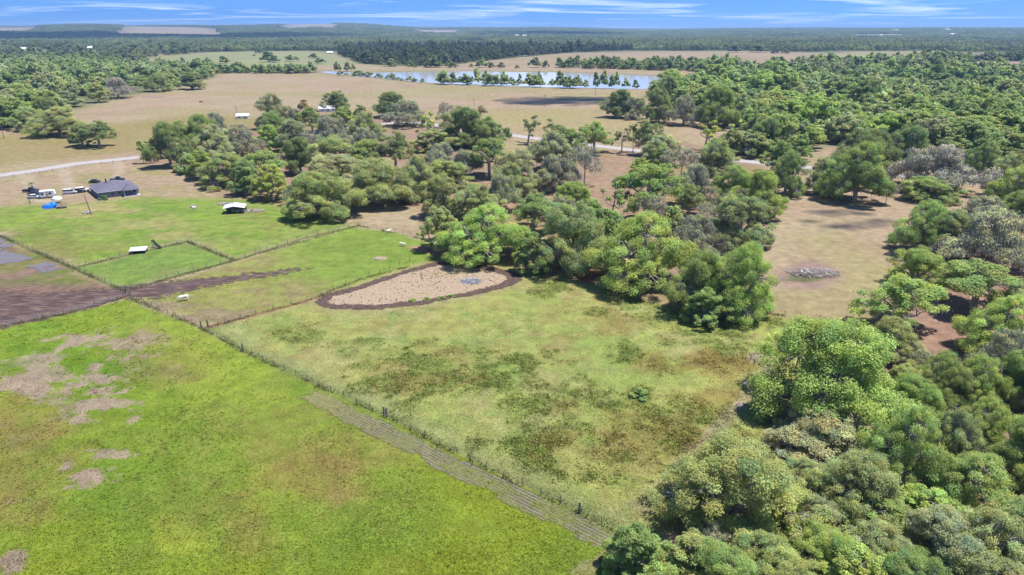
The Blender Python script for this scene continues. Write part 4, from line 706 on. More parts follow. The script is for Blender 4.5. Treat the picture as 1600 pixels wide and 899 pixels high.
def tufts(name, poly, n, zc, size, col, label, seed, thr):
    q = np.random.default_rng(seed); x0, y0, x1, y1 = bbox(poly, 0); y1 = min(y1, 260); x0 = max(x0, -110); x = q.uniform(x0, x1, n*6); y = q.uniform(max(y0, 55), y1, n*6); k = (sdp(poly, x, y) > 1.2) & (fbm(x, y, 9, seed, 4, .7) > thr); x, y = x[k][:n], y[k][:n]; n = len(x); m = 6
    P = np.repeat(np.stack([x, y, 0*x+zc], 1), m, 0)+q.normal(0, 1, (n*m, 3))*np.array([.16, .16, .05])*size; nn = q.normal(0, .7, (n*m, 3))+np.array([0, 0, .8]); nn /= np.linalg.norm(nn, axis=1)[:, None]
    V, F = quads(P, nn, size*q.uniform(.10, .24, n*m)); me = npmesh(name, V, F, M_grass); c = (ground_colour(x, y)*1.55 if col is None else np.repeat([col], n, 0))*np.exp(q.normal(0, .2, (n, 1))); attr(me, 'col', np.repeat(np.clip(c, .01, .6), 4*m, 0), 'FLOAT_COLOR'); tag(link(name, me), label, None, None, 'stuff')
tufts('tussocks', P_field, 3500, .06, 1.0, None, 'small grass tussocks dotted over the hay field', 61, .5)
tufts('sand_tufts', P_ring, 130, .10, .9, alb(128, 132, 72), 'small dry tufts dotted over the bare sand', 63, .3)
def bush_at(u, v, w, h, col, label):
    x, y = G(u, v); e = plant(x, y, w, h, 'bush', col, '', label)
    if 'weed clump' in label: e['group'] = 'Weed clumps on the sand'
bush_at(1001, 621, 3.0, 1.6, 'green', 'single dark green bush standing in the open paddock')
bush_at(163, 312, 3.2, 1.7, 'deep', 'dark shrub at the front corner of the grey house')
for u, v in ((645, 470), (690, 466), (705, 463), (668, 468)): bush_at(u, v, 1.6, .5, 'bright', 'low green weed clump on the sand inside the mud ring')
# ------------------------------------------------------------------ fences
post_me = MB().tube([(0, 0, -.3), (0.01, 0, .6), (0, .01, 1.32)], [.065, .06, .055], 6).mesh('post', M_post)
big_me = MB().tube([(0, 0, -.3), (0.01, 0, .8), (0, .01, 1.75)], [.17, .16, .15], 7).mesh('post', M_post)
def zg(x, y): return float(0.10*(fbm(np.array([x]), np.array([y]), 5, 91, 3)[0]-.5)) if math.hypot(x, y) < 250 else 0.0
frnd = random.Random(8)
def fence(pts, step, label, wires=4, bigs=()):
    P = GP(pts); r = empty('wire_fence', (P[0][0], P[0][1], 0)); o = P[0]; tag(r, label, 'fence', 'Wire fences dividing the fields'); L = []
    for A, B in zip(P[:-1], P[1:]):
        n = max(1, int(round(np.hypot(*(B-A))/step)))
        for i in range(n): L.append(A+(B-A)*i/n)
    L.append(P[-1])
    for q in L:
        c = link('post', post_me, r); c.location = (q[0]-o[0]+frnd.uniform(-.08, .08), q[1]-o[1]+frnd.uniform(-.08, .08), zg(*q)); c.rotation_euler = (frnd.uniform(-.07, .07), frnd.uniform(-.07, .07), frnd.uniform(0, 6)); s = frnd.uniform(.85, 1.12); c.scale = (s, s, s)
    for u, v in bigs:
        q = G(u, v); c = link('post', big_me, r); c.location = (q[0]-o[0], q[1]-o[1], 0); c.rotation_euler = (0, frnd.uniform(-.05, .05), 0)
    for k in range(wires):
        h = .3+.28*k; MB().tube([(q[0]-o[0], q[1]-o[1], h+zg(*q)+frnd.uniform(-.02, .02)) for q in L], .012, 3, False).build('wire', M_wire, r)
fence([(203, 466), (315, 513), (380, 549), (600, 650), (760, 734), (975, 835), (1020, 862)], 3.4, 'long wire fence between the hay field and the weedy paddock', 4, [(315, 513), (380, 549), (600, 650), (604, 652), (905, 802)])
fence([(193, 465), (100, 491), (0, 511), (-80, 530)], 3.6, 'wire fence along the mud track above the hay field')
fence([(326, 512), (400, 493), (480, 471), (560, 438), (640, 409), (690, 403)], 3.8, 'wire fence along rust-coloured dead grass to the mud ring', 3, [(325, 511)])
fence([(200, 455), (280, 430), (365, 408), (480, 371), (560, 353), (605, 361), (655, 373)], 3.6, 'wire fence above the mud track from the gate to the grove')
fence([(116, 419), (205, 398), (293, 378), (330, 393), (365, 407)], 3.2, 'wire fence round the small bright green pen')
fence([(0, 369), (60, 396), (116, 420), (196, 456)], 3.4, 'wire fence beside the flood water and muddy corner')
fence([(1125, 474), (1180, 488), (1250, 497), (1312, 507)], 3.2, 'wire fence between the paddock and the tan clearing')
fence([(0, 281), (120, 262), (230, 250)], 5.0, 'wire fence along the house side of the sand road', 3)
for u, v, lab in ((197, 458, 'thick leaning gate post at the corner of the hay field'), (203, 461, 'short gate post beside the mud track')):
    q = G(u, v); c = tag(link('gate_post', big_me), lab, 'post'); c.location = (*q, 0); c.rotation_euler = (0, .06, 0); c.scale = (1, 1, 1.15 if u < 200 else .7)
c = tag(link('post', post_me), 'lone dark post on the sand inside the mud ring', 'post'); q = G(658, 433); c.location = (*q, .05); c.scale = (1.6, 1.6, 1.1)
def fence_weeds(lines, n):
    q = np.random.default_rng(77); X_ = []
    for pts in lines:
        P = GP(pts); L = np.hypot(*(P[1:]-P[:-1]).T); k = q.choice(len(L), int(n*L.sum()/420), p=L/L.sum()); t = q.random(len(k))[:, None]; X_.append(P[:-1][k]*(1-t)+P[1:][k]*t)
    X_ = np.concatenate(X_); X_ = X_+q.normal(0, .35, X_.shape); x, y = X_.T; k = fbm(x, y, 7, 78, 3) > .38; x, y = x[k], y[k]; m = 5; n = len(x)
    P = np.repeat(np.stack([x, y, 0*x+.14], 1), m, 0)+q.normal(0, 1, (n*m, 3))*np.array([.2, .2, .14]); P[:, 2] = np.abs(P[:, 2]); nn = q.normal(0, .8, (n*m, 3))+np.array([0, 0, .5]); nn /= np.linalg.norm(nn, axis=1)[:, None]
    V, F = quads(P, nn, q.uniform(.10, .24, n*m)); me = npmesh('fence_weeds', V, F, M_grass); c = np.where(q.random((n, 1)) < .6, alb(132, 152, 70), alb(172, 160, 104))*1.3*np.exp(q.normal(0, .25, (n, 1))); attr(me, 'col', np.repeat(c, 4*m, 0), 'FLOAT_COLOR'); tag(link('fence_weeds', me), 'rank weeds grown up along the wire fences', None, None, 'stuff')
fence_weeds([[(203, 466), (315, 513), (380, 549), (600, 650), (760, 734), (975, 835)], [(193, 465), (100, 491), (0, 511)], [(326, 512), (480, 471), (560, 438), (690, 403)], [(200, 455), (365, 408), (560, 353), (655, 373)], [(116, 419), (205, 398), (293, 378), (365, 407)], [(0, 369), (60, 396), (116, 420), (196, 456)], [(1125, 474), (1180, 488), (1312, 507)]], 2600)
# ------------------------------------------------------------------ utility poles
def pole(u, v, vt, label, lean=0.0, arm=True):
    x, y = G(u, v); lo, hi = 2., 25.
    for _ in range(30):
        h = (lo+hi)/2
        if PX(0, y, h)[1] > vt: lo = h
        else: hi = h
    r = empty('utility_pole', (x, y, 0)); tag(r, label, 'utility pole', 'Utility poles'); MB().tube([(0, 0, -.4), (lean*h*.5, 0, h*.5), (lean*h, 0, h)], [.19, .16, .12], 8).build('pole', M_post, r)
    if arm: MB().box(lean*h-1.1, lean*h+1.1, -.20, -.08, h-.75, h-.6).build('crossarm', M_post, r)
    MB().tube([(lean*h+.02, 0, h-.02), (lean*h+.02, 0, h+.22)], .07, 6).build('insulator', M_wire, r)
pole(143, 336, 306, 'leaning dark utility pole on the lawn before the house', -.14, False); pole(47.5, 319, 300, 'short dark pole beside the parked cars', -.05, False); pole(6.5, 217, 196, 'utility pole on the left pasture by the wood')
pole(371, 184, 166, 'utility pole beside the white pasture shed'); pole(741, 175, 154, 'thin utility pole on the tan pasture nearest the grove'); pole(851, 167, 148, 'thin utility pole at the cloud shadow on the pasture'); pole(1014, 158, 140, 'utility pole beyond the cloud shadow near the wood'); pole(930, 150, 134, 'farthest utility pole on the pasture by the lake')
# ------------------------------------------------------------------ house
M_roof = plain('shingle_roof', alb(150, 146, 156)*1.0, 0.9, .22, 1.1); M_wall = plain('grey_render', alb(196, 194, 198), 0.9, .06); M_trim = plain('pale_trim', (.6, .6, .6), .7, .05); M_door = plain('door', (.2, .15, .13), .6)
c = G(156, 311); hr = empty('house', (c[0], c[1], 0), R_(40)); tag(hr, 'grey single-storey house with dark hipped shingle roof and porch', 'house'); hr.scale = (.90, .90, .84)
MB().box(.0, 15, 0, 18, -.2, 2.75).build('wall', M_wall, hr)
def hip(b, x0, x1, y0, y1, z, h, ov=.55):
    x0 -= ov; x1 += ov; y0 -= ov; y1 += ov; w = min(x1-x0, y1-y0)/2
    if (y1-y0) >= (x1-x0): r = [((x0+x1)/2, y0+w, z+h), ((x0+x1)/2, y1-w, z+h)]
    else: r = [(x0+w, (y0+y1)/2, z+h), (x1-w, (y0+y1)/2, z+h)]
    V = [(x0, y0, z), (x1, y0, z), (x1, y1, z), (x0, y1, z), (x0, y0, z-.18), (x1, y0, z-.18), (x1, y1, z-.18), (x0, y1, z-.18)]+r
    F = [(0, 1, 8), (1, 2, 9, 8), (2, 3, 9), (3, 0, 8, 9)] if (y1-y0) >= (x1-x0) else [(0, 1, 9, 8), (1, 2, 9), (2, 3, 8, 9), (3, 0, 8)]
    b.add(V, F+[(0, 4, 5, 1), (1, 5, 6, 2), (2, 6, 7, 3), (3, 7, 4, 0), (7, 6, 5, 4)]); return b
rf = hip(MB(), 0, 15, 0, 18, 2.9, 2.8).build('roof', M_roof, hr); hip(MB(), 9.2, 14.2, -2.6, 6, 2.86, 1.9).build('porch_roof', M_roof, rf)
MB().box(4.8, 5.3, 9.5, 10.0, 4.6, 6.6).build('vent_stack', M_dark, rf)
MB().box(-.56, 15.56, -.60, -.565, 2.70, 2.92).build('fascia', M_trim, hr); MB().box(-.60, -.565, -.56, 18.56, 2.70, 2.92).build('fascia', M_trim, hr)
for x in (9.0, 14.3): MB().box(x-.12, x+.12, -2.75, -2.51, 0, 2.68).build('porch_column', M_trim, hr)
MB().box(8.6, 14.8, -3.0, -.02, -.1, .12).build('porch_floor', M_trim, hr)
dr = MB().box(11.0, 12.0, -.06, .02, .1, 2.15).build('door', M_door, hr); MB().box(11.85, 11.92, -.10, -.06, 1.0, 1.1).build('handle', M_rim, dr)
def window(x0, x1, z0, z1, side):
    if side == 'f': f = MB().box(x0, x1, -.05, .02, z0, z1).build('window', M_trim, hr); MB().box(x0+.08, x1-.08, -.07, -.052, z0+.08, z1-.08).build('pane', M_glass, f)
    else: f = MB().box(-.05, .02, x0, x1, z0, z1).build('window', M_trim, hr); MB().box(-.07, -.052, x0+.08, x1-.08, z0+.08, z1-.08).build('pane', M_glass, f)
for a in ((1.2, 2.6), (4.2, 5.6), (7.0, 8.2), (9.4, 10.6), (12.6, 14.0)): window(*a, .9, 2.15, 'f')
for a in ((3.0, 4.2), (8.0, 9.4), (13.0, 14.2)): window(*a, .9, 2.1, 's')
# ------------------------------------------------------------------ vehicles
wheel_b = MB().tube([(0, -.12, 0), (0, .12, 0)], .36, 14); wheel_me = wheel_b.mesh('tyre', M_tyre); rim_me = MB().tube([(0, -.128, 0), (0, .128, 0)], .20, 10).mesh('rim', M_rim)
def vehicle(u, v, rz, kind, paint, label):
    x, y = G(u, v); r = empty('pickup_truck' if kind == 'pickup' else 'parked_car', (x, y, zg(x, y)), R_(rz)); tag(r, label, 'truck' if kind == 'pickup' else 'car', 'Vehicles parked round the house')
    L, W, hb = {'pickup': (5.7, 1.95, 1.08), 'suv': (4.9, 1.95, 1.1), 'car': (4.6, 1.8, .92)}[kind]; l = L/2; w = W/2
    bevel(MB().prism([(-l, .42), (-l+.08, hb-.08), (-l+.25, hb), (l-1.3, hb), (l-.2, hb-.14), (l, hb-.34), (l-.03, .42), (l-.3, .32), (-l+.3, .32)][::-1], -w, w).build('body', paint, r), .08)
    c0, c1 = {'pickup': (-.6, 1.35), 'suv': (-l+.15, 1.2), 'car': (-l+.9, 1.1)}[kind]; ct = hb+(.72 if kind != 'car' else .52); b = MB()
    b.add([(c0, -w+.06, hb-.02), (c1, -w+.06, hb-.02), (c1, w-.06, hb-.02), (c0, w-.06, hb-.02), (c0+.18, -w+.2, ct), (c1-.65, -w+.2, ct), (c1-.65, w-.2, ct), (c0+.18, w-.2, ct)], [(0, 1, 5, 4), (1, 2, 6, 5), (2, 3, 7, 6), (3, 0, 4, 7), (4, 5, 6, 7)])
    cb = b.build('cabin_glass', M_glass, r); MB().box(c0+.14, c1-.6, -w+.16, w-.16, ct, ct+.06, .06, .06).build('roof', paint, cb)
    for s_ in (-1, 1): MB().box((c0+c1)/2-.2, (c0+c1)/2-.1, s_*(w-.13)-.03, s_*(w-.13)+.03, hb, ct-.02).build('pillar', paint, cb)
    if kind == 'pickup': MB().box(-l+.12, -.72, -w+.14, w-.14, hb-.02, hb+.008).build('bed', M_dark, r)
    for sx in (-l+.95, l-.95):
        for sy in (-w+.06, w-.06): t_ = link('wheel', wheel_me, r); t_.location = (sx, sy, .36); link('rim', rim_me, t_)
    for s_ in (-1, 1):
        MB().box(l-.10, l+.01, s_*(w-.35)-.18, s_*(w-.35)+.18, hb-.42, hb-.28).build('headlight', M_lamp, r); MB().box(-l-.012, -l+.05, s_*(w-.22)-.1, s_*(w-.22)+.1, hb-.42, hb-.2).build('tail_light', M_red, r)
vehicle(110, 303, 20, 'suv', M_silver, 'silver car on the grass left of the grey house'); vehicle(121, 301.5, 25, 'pickup', M_dark, 'dark pickup between the silver car and the white car'); vehicle(129, 300, 40, 'suv', M_white, 'white car against the side wall of the house')
vehicle(184, 283, 15, 'pickup', M_dark, 'dark pickup parked behind the house roof'); vehicle(149, 286, 10, 'car', M_dark, 'dark car behind the house ridge'); vehicle(49, 300, 8, 'pickup', M_dark, 'dark pickup under the small palm'); vehicle(55, 304.5, 5, 'car', M_dark, 'dark low car between the pickup and the silver low car'); vehicle(54, 310, 8, 'car', M_silver, 'silver low car beside the short dark pole')
# camper trailer, canopy, tarp heap, cage trailer
x, y = G(76, 309); r = empty('camper_trailer', (x, y, 0), R_(25)); tag(r, 'white boxy camper trailer behind the blue tarp heap', 'trailer')
bevel(MB().prism([(-2.4, .5), (2.2, .5), (2.5, 1.4), (2.2, 2.7), (-2.4, 2.7)][::-1], -1.15, 1.15).build('body', M_white, r), .1); MB().box(-2.45, 2.25, -1.2, 1.2, 2.72, 2.80, .1, .1).build('roof', M_white, r)
for a in (-1.6, .9): MB().box(a-.45, a+.45, -1.19, -1.152, 1.45, 2.1).build('window', M_glass, r)
MB().box(-.4, .25, -1.19, -1.152, .6, 2.3).build('door', plain('tan_panel', (.45, .32, .22)), r); MB().tube([(2.2, 0, .55), (3.6, 0, .5)], .06, 6).build('drawbar', M_wire, r)
for s_ in (-1, 1): t_ = link('wheel', wheel_me, r); t_.location = (-.2, s_*1.05, .36); link('rim', rim_me, t_)
def dome(name, rx, ry, h, mat, parent, seed, lump=.18, flat=.0):
    V = []; F = []; nu, nv = 22, 9
    for j in range(nv):
        for i in range(nu):
            a = 2*math.pi*i/nu; b = .5*math.pi*j/(nv-1); q = 1+lump*(vn(np.array(3+2*math.cos(a)+j*.35), np.array(3+2*math.sin(a)+seed), seed)-.5)*2; V.append((math.cos(a)*math.cos(b)**.6*rx*q, math.sin(a)*math.cos(b)**.6*ry*q, math.sin(b)*h*(q if j else 1)-.05))
    for j in range(nv-1):
        for i in range(nu): F.append((j*nu+i, j*nu+(i+1) % nu, (j+1)*nu+(i+1) % nu, (j+1)*nu+i))
    return MB().add(V, F).build(name, mat, parent, True)
x, y = G(79, 325); r = empty('tarp_heap', (x, y, 0), R_(10)); tag(r, 'bright blue tarp thrown over a heap on the lawn', 'tarp'); dome('tarp', 2.5, 1.5, 1.75, plain('blue_tarp', (.015, .17, .72), .45, .2, 1.5, bump=.5), r, 4, .3); MB().box(1.9, 3.2, -.5, .5, 0, .7, .2, .2).build('crate', M_wire, r)
x, y = G(90, 317); r = empty('canopy_tent', (x, y, 0), R_(20)); tag(r, 'cream domed canopy between the camper and the blue tarp', 'canopy'); b = dome('cover', 1.7, 1.6, 1.1, plain('cream_cover', (.62, .6, .5), .7), r, 6, .08); b.location = (0, 0, 1.3)
for a in (-1.2, 1.2):
    for q in (-1.1, 1.1): MB().tube([(a, q, -.1), (a, q, 1.5)], .04, 6).build('leg', M_wire, r)
x, y = G(97, 325); r = empty('cage_trailer', (x, y, 0), R_(30)); tag(r, 'open wire cage trailer beside the blue tarp', 'trailer'); MB().box(-1.6, 1.6, -.9, .9, .5, .62).build('floor', M_post, r)
for a in np.linspace(-1.55, 1.55, 6):
    for q in (-.86, .86): MB().tube([(a, q, .6), (a, q, 1.9)], .03, 5).build('bar', M_post, r)
for q in (-.86, .86):
    for z in (1.25, 1.9): MB().tube([(-1.55, q, z), (1.55, q, z)], .03, 5).build('rail', M_post, r)
for s_ in (-1, 1): t_ = link('wheel', wheel_me, r); t_.location = (0, s_*1.02, .36); link('rim', rim_me, t_)
# palm
x, y = G(51, 296); r = empty('palm_tree', (x, y, 0)); tag(r, 'small drooping palm beside the parked pickup', 'tree'); MB().tube([(0, 0, -.2), (.05, 0, 1.2), (0, .1, 2.4)], [.26, .2, .22], 8).build('trunk', M_bark, r); prn = random.Random(3)
M_frond = plain('palm_frond', (.20, .22, .07), .8, .3)
for i in range(18):
    a = 2*math.pi*i/18+prn.uniform(-.15, .15); el = prn.uniform(.1, 1.2); L = prn.uniform(1.8, 2.5); V = []; F = []
    for k in range(7):
        t_ = k/6; rr = L*t_*(.95); z = 2.4+math.sin(el)*L*t_-1.7*t_*t_; w = .30*math.sin(math.pi*min(1, t_*.9+.1))+.02; ca, sa = math.cos(a), math.sin(a); rr *= math.cos(el)*.6+.4
        V += [(ca*rr-sa*w, sa*rr+ca*w, z-.12), (ca*rr, sa*rr+.1, z), (ca*rr+sa*w, sa*rr-ca*w, z-.12)]
    for k in range(6): F += [(3*k, 3*k+1, 3*k+4, 3*k+3), (3*k+1, 3*k+2, 3*k+5, 3*k+4)]
    MB().add(V, F).build('frond', M_frond, r)
# ------------------------------------------------------------------ farm shelters
M_metal = plain('pale_sheet_metal', (.55, .56, .59), .5, .08, 1.2)
x, y = G(368, 332); r = empty('metal_shelter', (x, y, 0), R_(12)); tag(r, 'open white metal-roofed shelter on posts between brush piles', 'shelter')
rf = MB().add([(-3.6, -2.4, 2.0), (0, -2.4, 2.7), (3.6, -2.4, 2.0), (-3.6, 2.6, 2.2), (0, 2.6, 2.9), (3.6, 2.6, 2.2), (-3.6, -2.4, 1.92), (0, -2.4, 2.62), (3.6, -2.4, 1.92), (-3.6, 2.6, 2.12), (0, 2.6, 2.82), (3.6, 2.6, 2.12)], [(0, 1, 4, 3), (1, 2, 5, 4), (9, 10, 7, 6), (10, 11, 8, 7), (0, 6, 7, 1), (1, 7, 8, 2), (2, 8, 11, 5), (3, 4, 10, 9), (4, 5, 11, 10), (0, 3, 9, 6)]).build('roof', M_metal, r)
for a in (-3.3, 0, 3.3):
    for q in (-2.1, 2.3): MB().tube([(a, q, -.2), (a, q, 2.0 if a else 2.6)], .07, 6).build('post', M_post, r)
MB().box(-3.4, 3.4, 2.32, 2.38, .1, 1.95).build('back_panel', M_post, r)
for a in (-2.4, .4, 2.2): MB().tube([(a, -.5, .55), (a+1.1, -.5, .55)], .55, 12).build('stored_drum', M_dark if a < 0 else M_wire, r)
x, y = G(217, 395); r = empty('animal_shelter', (x, y, 0), R_(14)); tag(r, 'low white flat-roofed animal shelter on the pen fence', 'shelter'); MB().add([(-2.2, -1.3, .95), (2.2, -1.3, .95), (2.2, 1.4, 1.35), (-2.2, 1.4, 1.35), (-2.2, -1.3, .88), (2.2, -1.3, .88), (2.2, 1.4, 1.28), (-2.2, 1.4, 1.28)], [(0, 1, 2, 3), (7, 6, 5, 4), (0, 4, 5, 1), (1, 5, 6, 2), (2, 6, 7, 3), (3, 7, 4, 0)]).build('roof', M_metal, r)
for q, h in ((-1.15, .9), (1.2, 1.25)):
    for a in (-2.0, 2.0): MB().tube([(a, q, -.2), (a, q, h)], .06, 6).build('post', M_post, r)
MB().box(-2.05, 2.05, 1.22, 1.27, -.1, 1.2).build('back_panel', M_post, r); MB().box(-2.05, -2.0, -1.1, 1.2, -.1, .9).build('side_panel', M_wire, r)
x, y = G(246, 388); r = empty('feed_chute', (x, y, 0), R_(-20)); tag(r, 'black tilted chute leaning up on the pen fence', 'chute'); MB().add([(-1.5, -.35, 2.3), (-.2, -.35, .9), (1.4, -.35, .1), (-1.5, .35, 2.3), (-.2, .35, .9), (1.4, .35, .1), (-1.5, -.35, 2.6), (-.2, -.35, 1.25), (1.4, -.35, .4), (-1.5, .35, 2.6), (-.2, .35, 1.25), (1.4, .35, .4)], [(0, 1, 4, 3), (1, 2, 5, 4), (0, 6, 7, 1), (1, 7, 8, 2), (3, 4, 10, 9), (4, 5, 11, 10)]).build('trough', M_dark, r)
for q in (-.3, .3): MB().tube([(-1.4, q, -.1), (-1.4, q, 2.25)], .06, 6).build('leg', M_dark, r); MB().tube([(0, q, -.1), (0, q, .75)], .06, 6).build('leg', M_dark, r)
# ------------------------------------------------------------------ brush piles and heaps
brn = random.Random(21)
def brush(u, v, rx, ry, h, n, label, logs=5, rz=0, mat=None):
    x, y = G(u, v); r = empty('brush_pile', (x, y, 0), R_(rz)); tag(r, label, 'brush pile'); b = MB()
    for _ in range(n):
        a = brn.uniform(0, 6.28); q = math.sqrt(brn.random()); cx, cy = math.cos(a)*q*rx, math.sin(a)*q*ry; z = brn.uniform(.05, 1)*h*(1-q*.8)+.08; d = brn.uniform(0, 6.28); L = brn.uniform(.7, 2.3); e = brn.uniform(-.35, .35)
        p0 = Vector((cx, cy, z)); p1 = p0+Vector((math.cos(d)*L*.5, math.sin(d)*L*.5, e*L*.4+brn.uniform(-.1, .15))); p2 = p0+Vector((math.cos(d+.3)*L, math.sin(d+.3)*L, e*L)); p1.z = max(p1.z, .05); p2.z = max(p2.z, .04); b.tube([p0, p1, p2], [brn.uniform(.04, .11), .05, .02], 4, False)
    b.build('branches', mat or M_branch, r)['kind'] = 'stuff'
    for _ in range(logs):
        a = brn.uniform(0, 3.14); L = brn.uniform(1.2, 2.4); cx, cy = brn.uniform(-.6, .6)*rx, brn.uniform(-.6, .6)*ry; z = brn.uniform(.2, .55)*h; MB().tube([(cx-math.cos(a)*L/2, cy-math.sin(a)*L/2, z), (cx, cy, z+.08), (cx+math.cos(a)*L/2, cy+math.sin(a)*L/2, z+.04)], [.2, .18, .14], 7).build('log', M_barkpale, r)
brush(1272, 428, 6.6, 3.2, 1.6, 420, 'long pile of grey dead branches in the tan clearing', 14, 0); brush(355, 320, 3.6, 1.8, .9, 110, 'brown brush pile behind the metal shelter', 3); brush(397, 330, 3.2, 1.6, .9, 110, 'brown brush pile against the side of the metal shelter', 3); brush(302, 323, 1.3, .8, .6, 40, 'small brush heap on the lawn before the grove', 1)
brush(137, 333, 1.7, 1.1, 1.0, 50, 'grey junk heap at the foot of the leaning pole', 2); brush(736, 440, 2.6, 2.0, .5, 110, 'blue-grey burnt debris heap on the sand', 2, 0, plain('ash', (.27, .28, .33), .95, .3)); brush(1052, 352, 5, 3, 1.2, 160, 'fallen dead limbs among the oaks behind the paddock corner', 5); brush(1170, 880, 2.6, 1.8, 1.4, 90, 'bleached dead limbs below the great olive oak', 4, 0, M_barkpale); brush(1012, 252, 4, 2, .9, 60, 'grey fallen branches on the inner clearing by the road', 2)
brush(970, 283, 3.2, 1.6, .6, 40, 'scattered dead sticks on the inner clearing', 1); brush(240, 152, 12, 6, 1.4, 200, 'brown fallen timber along the left wood edge', 6)
x, y = G(593, 405); r = empty('sand_heap', (x, y, 0)); tag(r, 'small pale heap of sand on the grass above the mud ring', 'heap'); dome('mound', 1.7, 1.1, .5, plain('sand_heap', alb(214, 200, 150), .95, .15), r, 9)
x, y = G(868, 290); r = empty('fallen_log', (x, y, 0), .3); tag(r, 'pale fallen log in the inner clearing', 'log'); MB().tube([(-2.6, 0, .35), (-.6, .15, .42), (1.2, -.05, .36), (2.6, .2, .3)], [.38, .36, .3, .2], 8).build('stem', M_barkpale, r); MB().tube([(.8, 0, .4), (1.6, .8, .9), (2.0, 1.2, 1.2)], [.14, .09, .04], 6).build('branch', M_barkpale, r)
# ------------------------------------------------------------------ cattle
def cow_mesh(name, mat, graze):
    me = bpy.data.meshes.new(name); hd = [(1.02, 0, 1.05), (1.28, 0, .62), (1.5, 0, .22)] if graze else [(1.05, 0, 1.38), (1.3, 0, 1.55), (1.72, 0, 1.42)]
    V = [(-.75, 0, 1.08), (-.35, 0, 1.0), (.2, 0, .98), (.65, 0, 1.08)]+hd; Rr = [(.30, .36), (.36, .40), (.38, .42), (.30, .36), (.17, .22), (.14, .17), (.09, .10)]; E = [(0, 1), (1, 2), (2, 3), (3, 4), (4, 5), (5, 6)]
    for sx, at in ((-.72, 0), (.6, 3)):
        for sy in (-.22, .22):
            b = len(V); V += [(sx, sy, .72), (sx-(.06 if at == 0 else -.02), sy, .40), (sx+(.02 if at == 0 else 0), sy, .05)]; Rr += [(.15, .17), (.075, .08), (.065, .065)]; E += [(at, b), (b, b+1), (b+1, b+2)]
    b = len(V); V += [(-1.02, 0, 1.12), (-1.12, 0, .55)]; Rr += [(.05, .05), (.03, .03)]; E += [(0, b), (b, b+1)]
    for s_ in (-1, 1): b = len(V); q = Vector(V[5]); V += [tuple(q+Vector((-.02, s_*.26, .06)))]; Rr += [(.045, .03)]; E += [(5, b)]
    me.from_pydata(V, E, []); me.update(); me.materials.append(mat); o = bpy.data.objects.new(name, me); COL.objects.link(o); m = o.modifiers.new('skin', 'SKIN')
    for i, q in enumerate(Rr): me.skin_vertices[0].data[i].radius = q
    me.skin_vertices[0].data[1].use_root = True; o.modifiers.new('sub', 'SUBSURF').levels = 1; return o
def cow(u, v, rz, mat, graze, label, s=1.0, group=None):
    o = cow_mesh('cow', mat, graze); x, y = G(u, v); o.location = (x, y, zg(x, y)); o.rotation_euler = (0, 0, R_(rz)); o.scale = (s, s, s); tag(o, label, 'cow', group)
cow(288, 470, 200, M_cow, True, 'white cow grazing beside the mud track', 1.05); cow(607, 364, 30, M_cow, False, 'small white calf by the fence below the grove', .75); cow(630, 385, 170, M_cow, False, 'small white calf on the edge of the orange sand heap', .75); cow(314, 161, 10, M_cowb, True, 'lone black cow on the wide tan pasture', 1.15)
cow(303, 327, 60, M_cow, True, 'pale calf on the lawn left of the metal shelter', .7)
# ------------------------------------------------------------------ far buildings
M_redroof = plain('red_roof', (.50, .10, .09), .7, .1); M_brownroof = plain('brown_roof', (.22, .18, .17), .8, .1); M_cream = plain('cream_wall', (.6, .56, .5), .8, .08)
def farhouse(u, v, wpx, hm, depth, wall, roof, rz, label, name='far_house', cat='house'):
    x, y = G(u, v); z = float(hz(np.array(x), np.array(y))); w = wpx*PX(x, y)[2]/FPX; r = empty(name, (x, y, z), R_(rz)); tag(r, label, cat); h = hm*.55
    MB().box(-w/2, w/2, -depth/2, depth/2, -1, h).build('wall', wall, r); o_ = .5
    MB().add([(-w/2-o_, -depth/2-o_, h+.03), (w/2+o_, -depth/2-o_, h+.03), (w/2+o_, depth/2+o_, h+.03), (-w/2-o_, depth/2+o_, h+.03), (-w/2-o_, 0, hm), (w/2+o_, 0, hm)], [(0, 1, 5, 4), (2, 3, 4, 5), (1, 2, 5), (3, 0, 4), (3, 2, 1, 0)]).build('roof', roof, r)
    n = max(2, int(w/4))
    for i in range(n):
        q = -w/2+w*(i+.5)/n
        if i == n//2: MB().box(q-.55, q+.55, -depth/2-.05, -depth/2+.02, 0, min(2.2, h*.8)).build('door', M_door, r)
        else: MB().box(q-.6, q+.6, -depth/2-.05, -depth/2+.02, h*.35, h*.75).build('window', M_glass, r)
farhouse(380, 185, 17, 3.4, 5, M_white, M_white, 8, 'small white shed alone on the tan pasture', 'shed', 'shed'); farhouse(512, 174, 26, 4.2, 7, M_white, M_metal, 20, 'white low building half hidden at the back of the grove'); farhouse(495, 72, 17, 10, 16, M_cream, M_redroof, 10, 'red-roofed house beyond the lake'); farhouse(518, 73, 8, 7, 10, M_cream, M_redroof, -5, 'small red-roofed outbuilding beyond the lake')
farhouse(352, 80, 24, 8, 14, M_cream, M_brownroof, 0, 'long brown-roofed barn above the far green field', 'barn', 'barn'); farhouse(516, 84, 9, 5, 8, M_white, M_white, 5, 'small white barn below the red-roofed house', 'barn', 'barn'); farhouse(1063, 77, 12, 8, 16, M_white, M_white, 0, 'white barn on the far tan field', 'barn', 'barn')
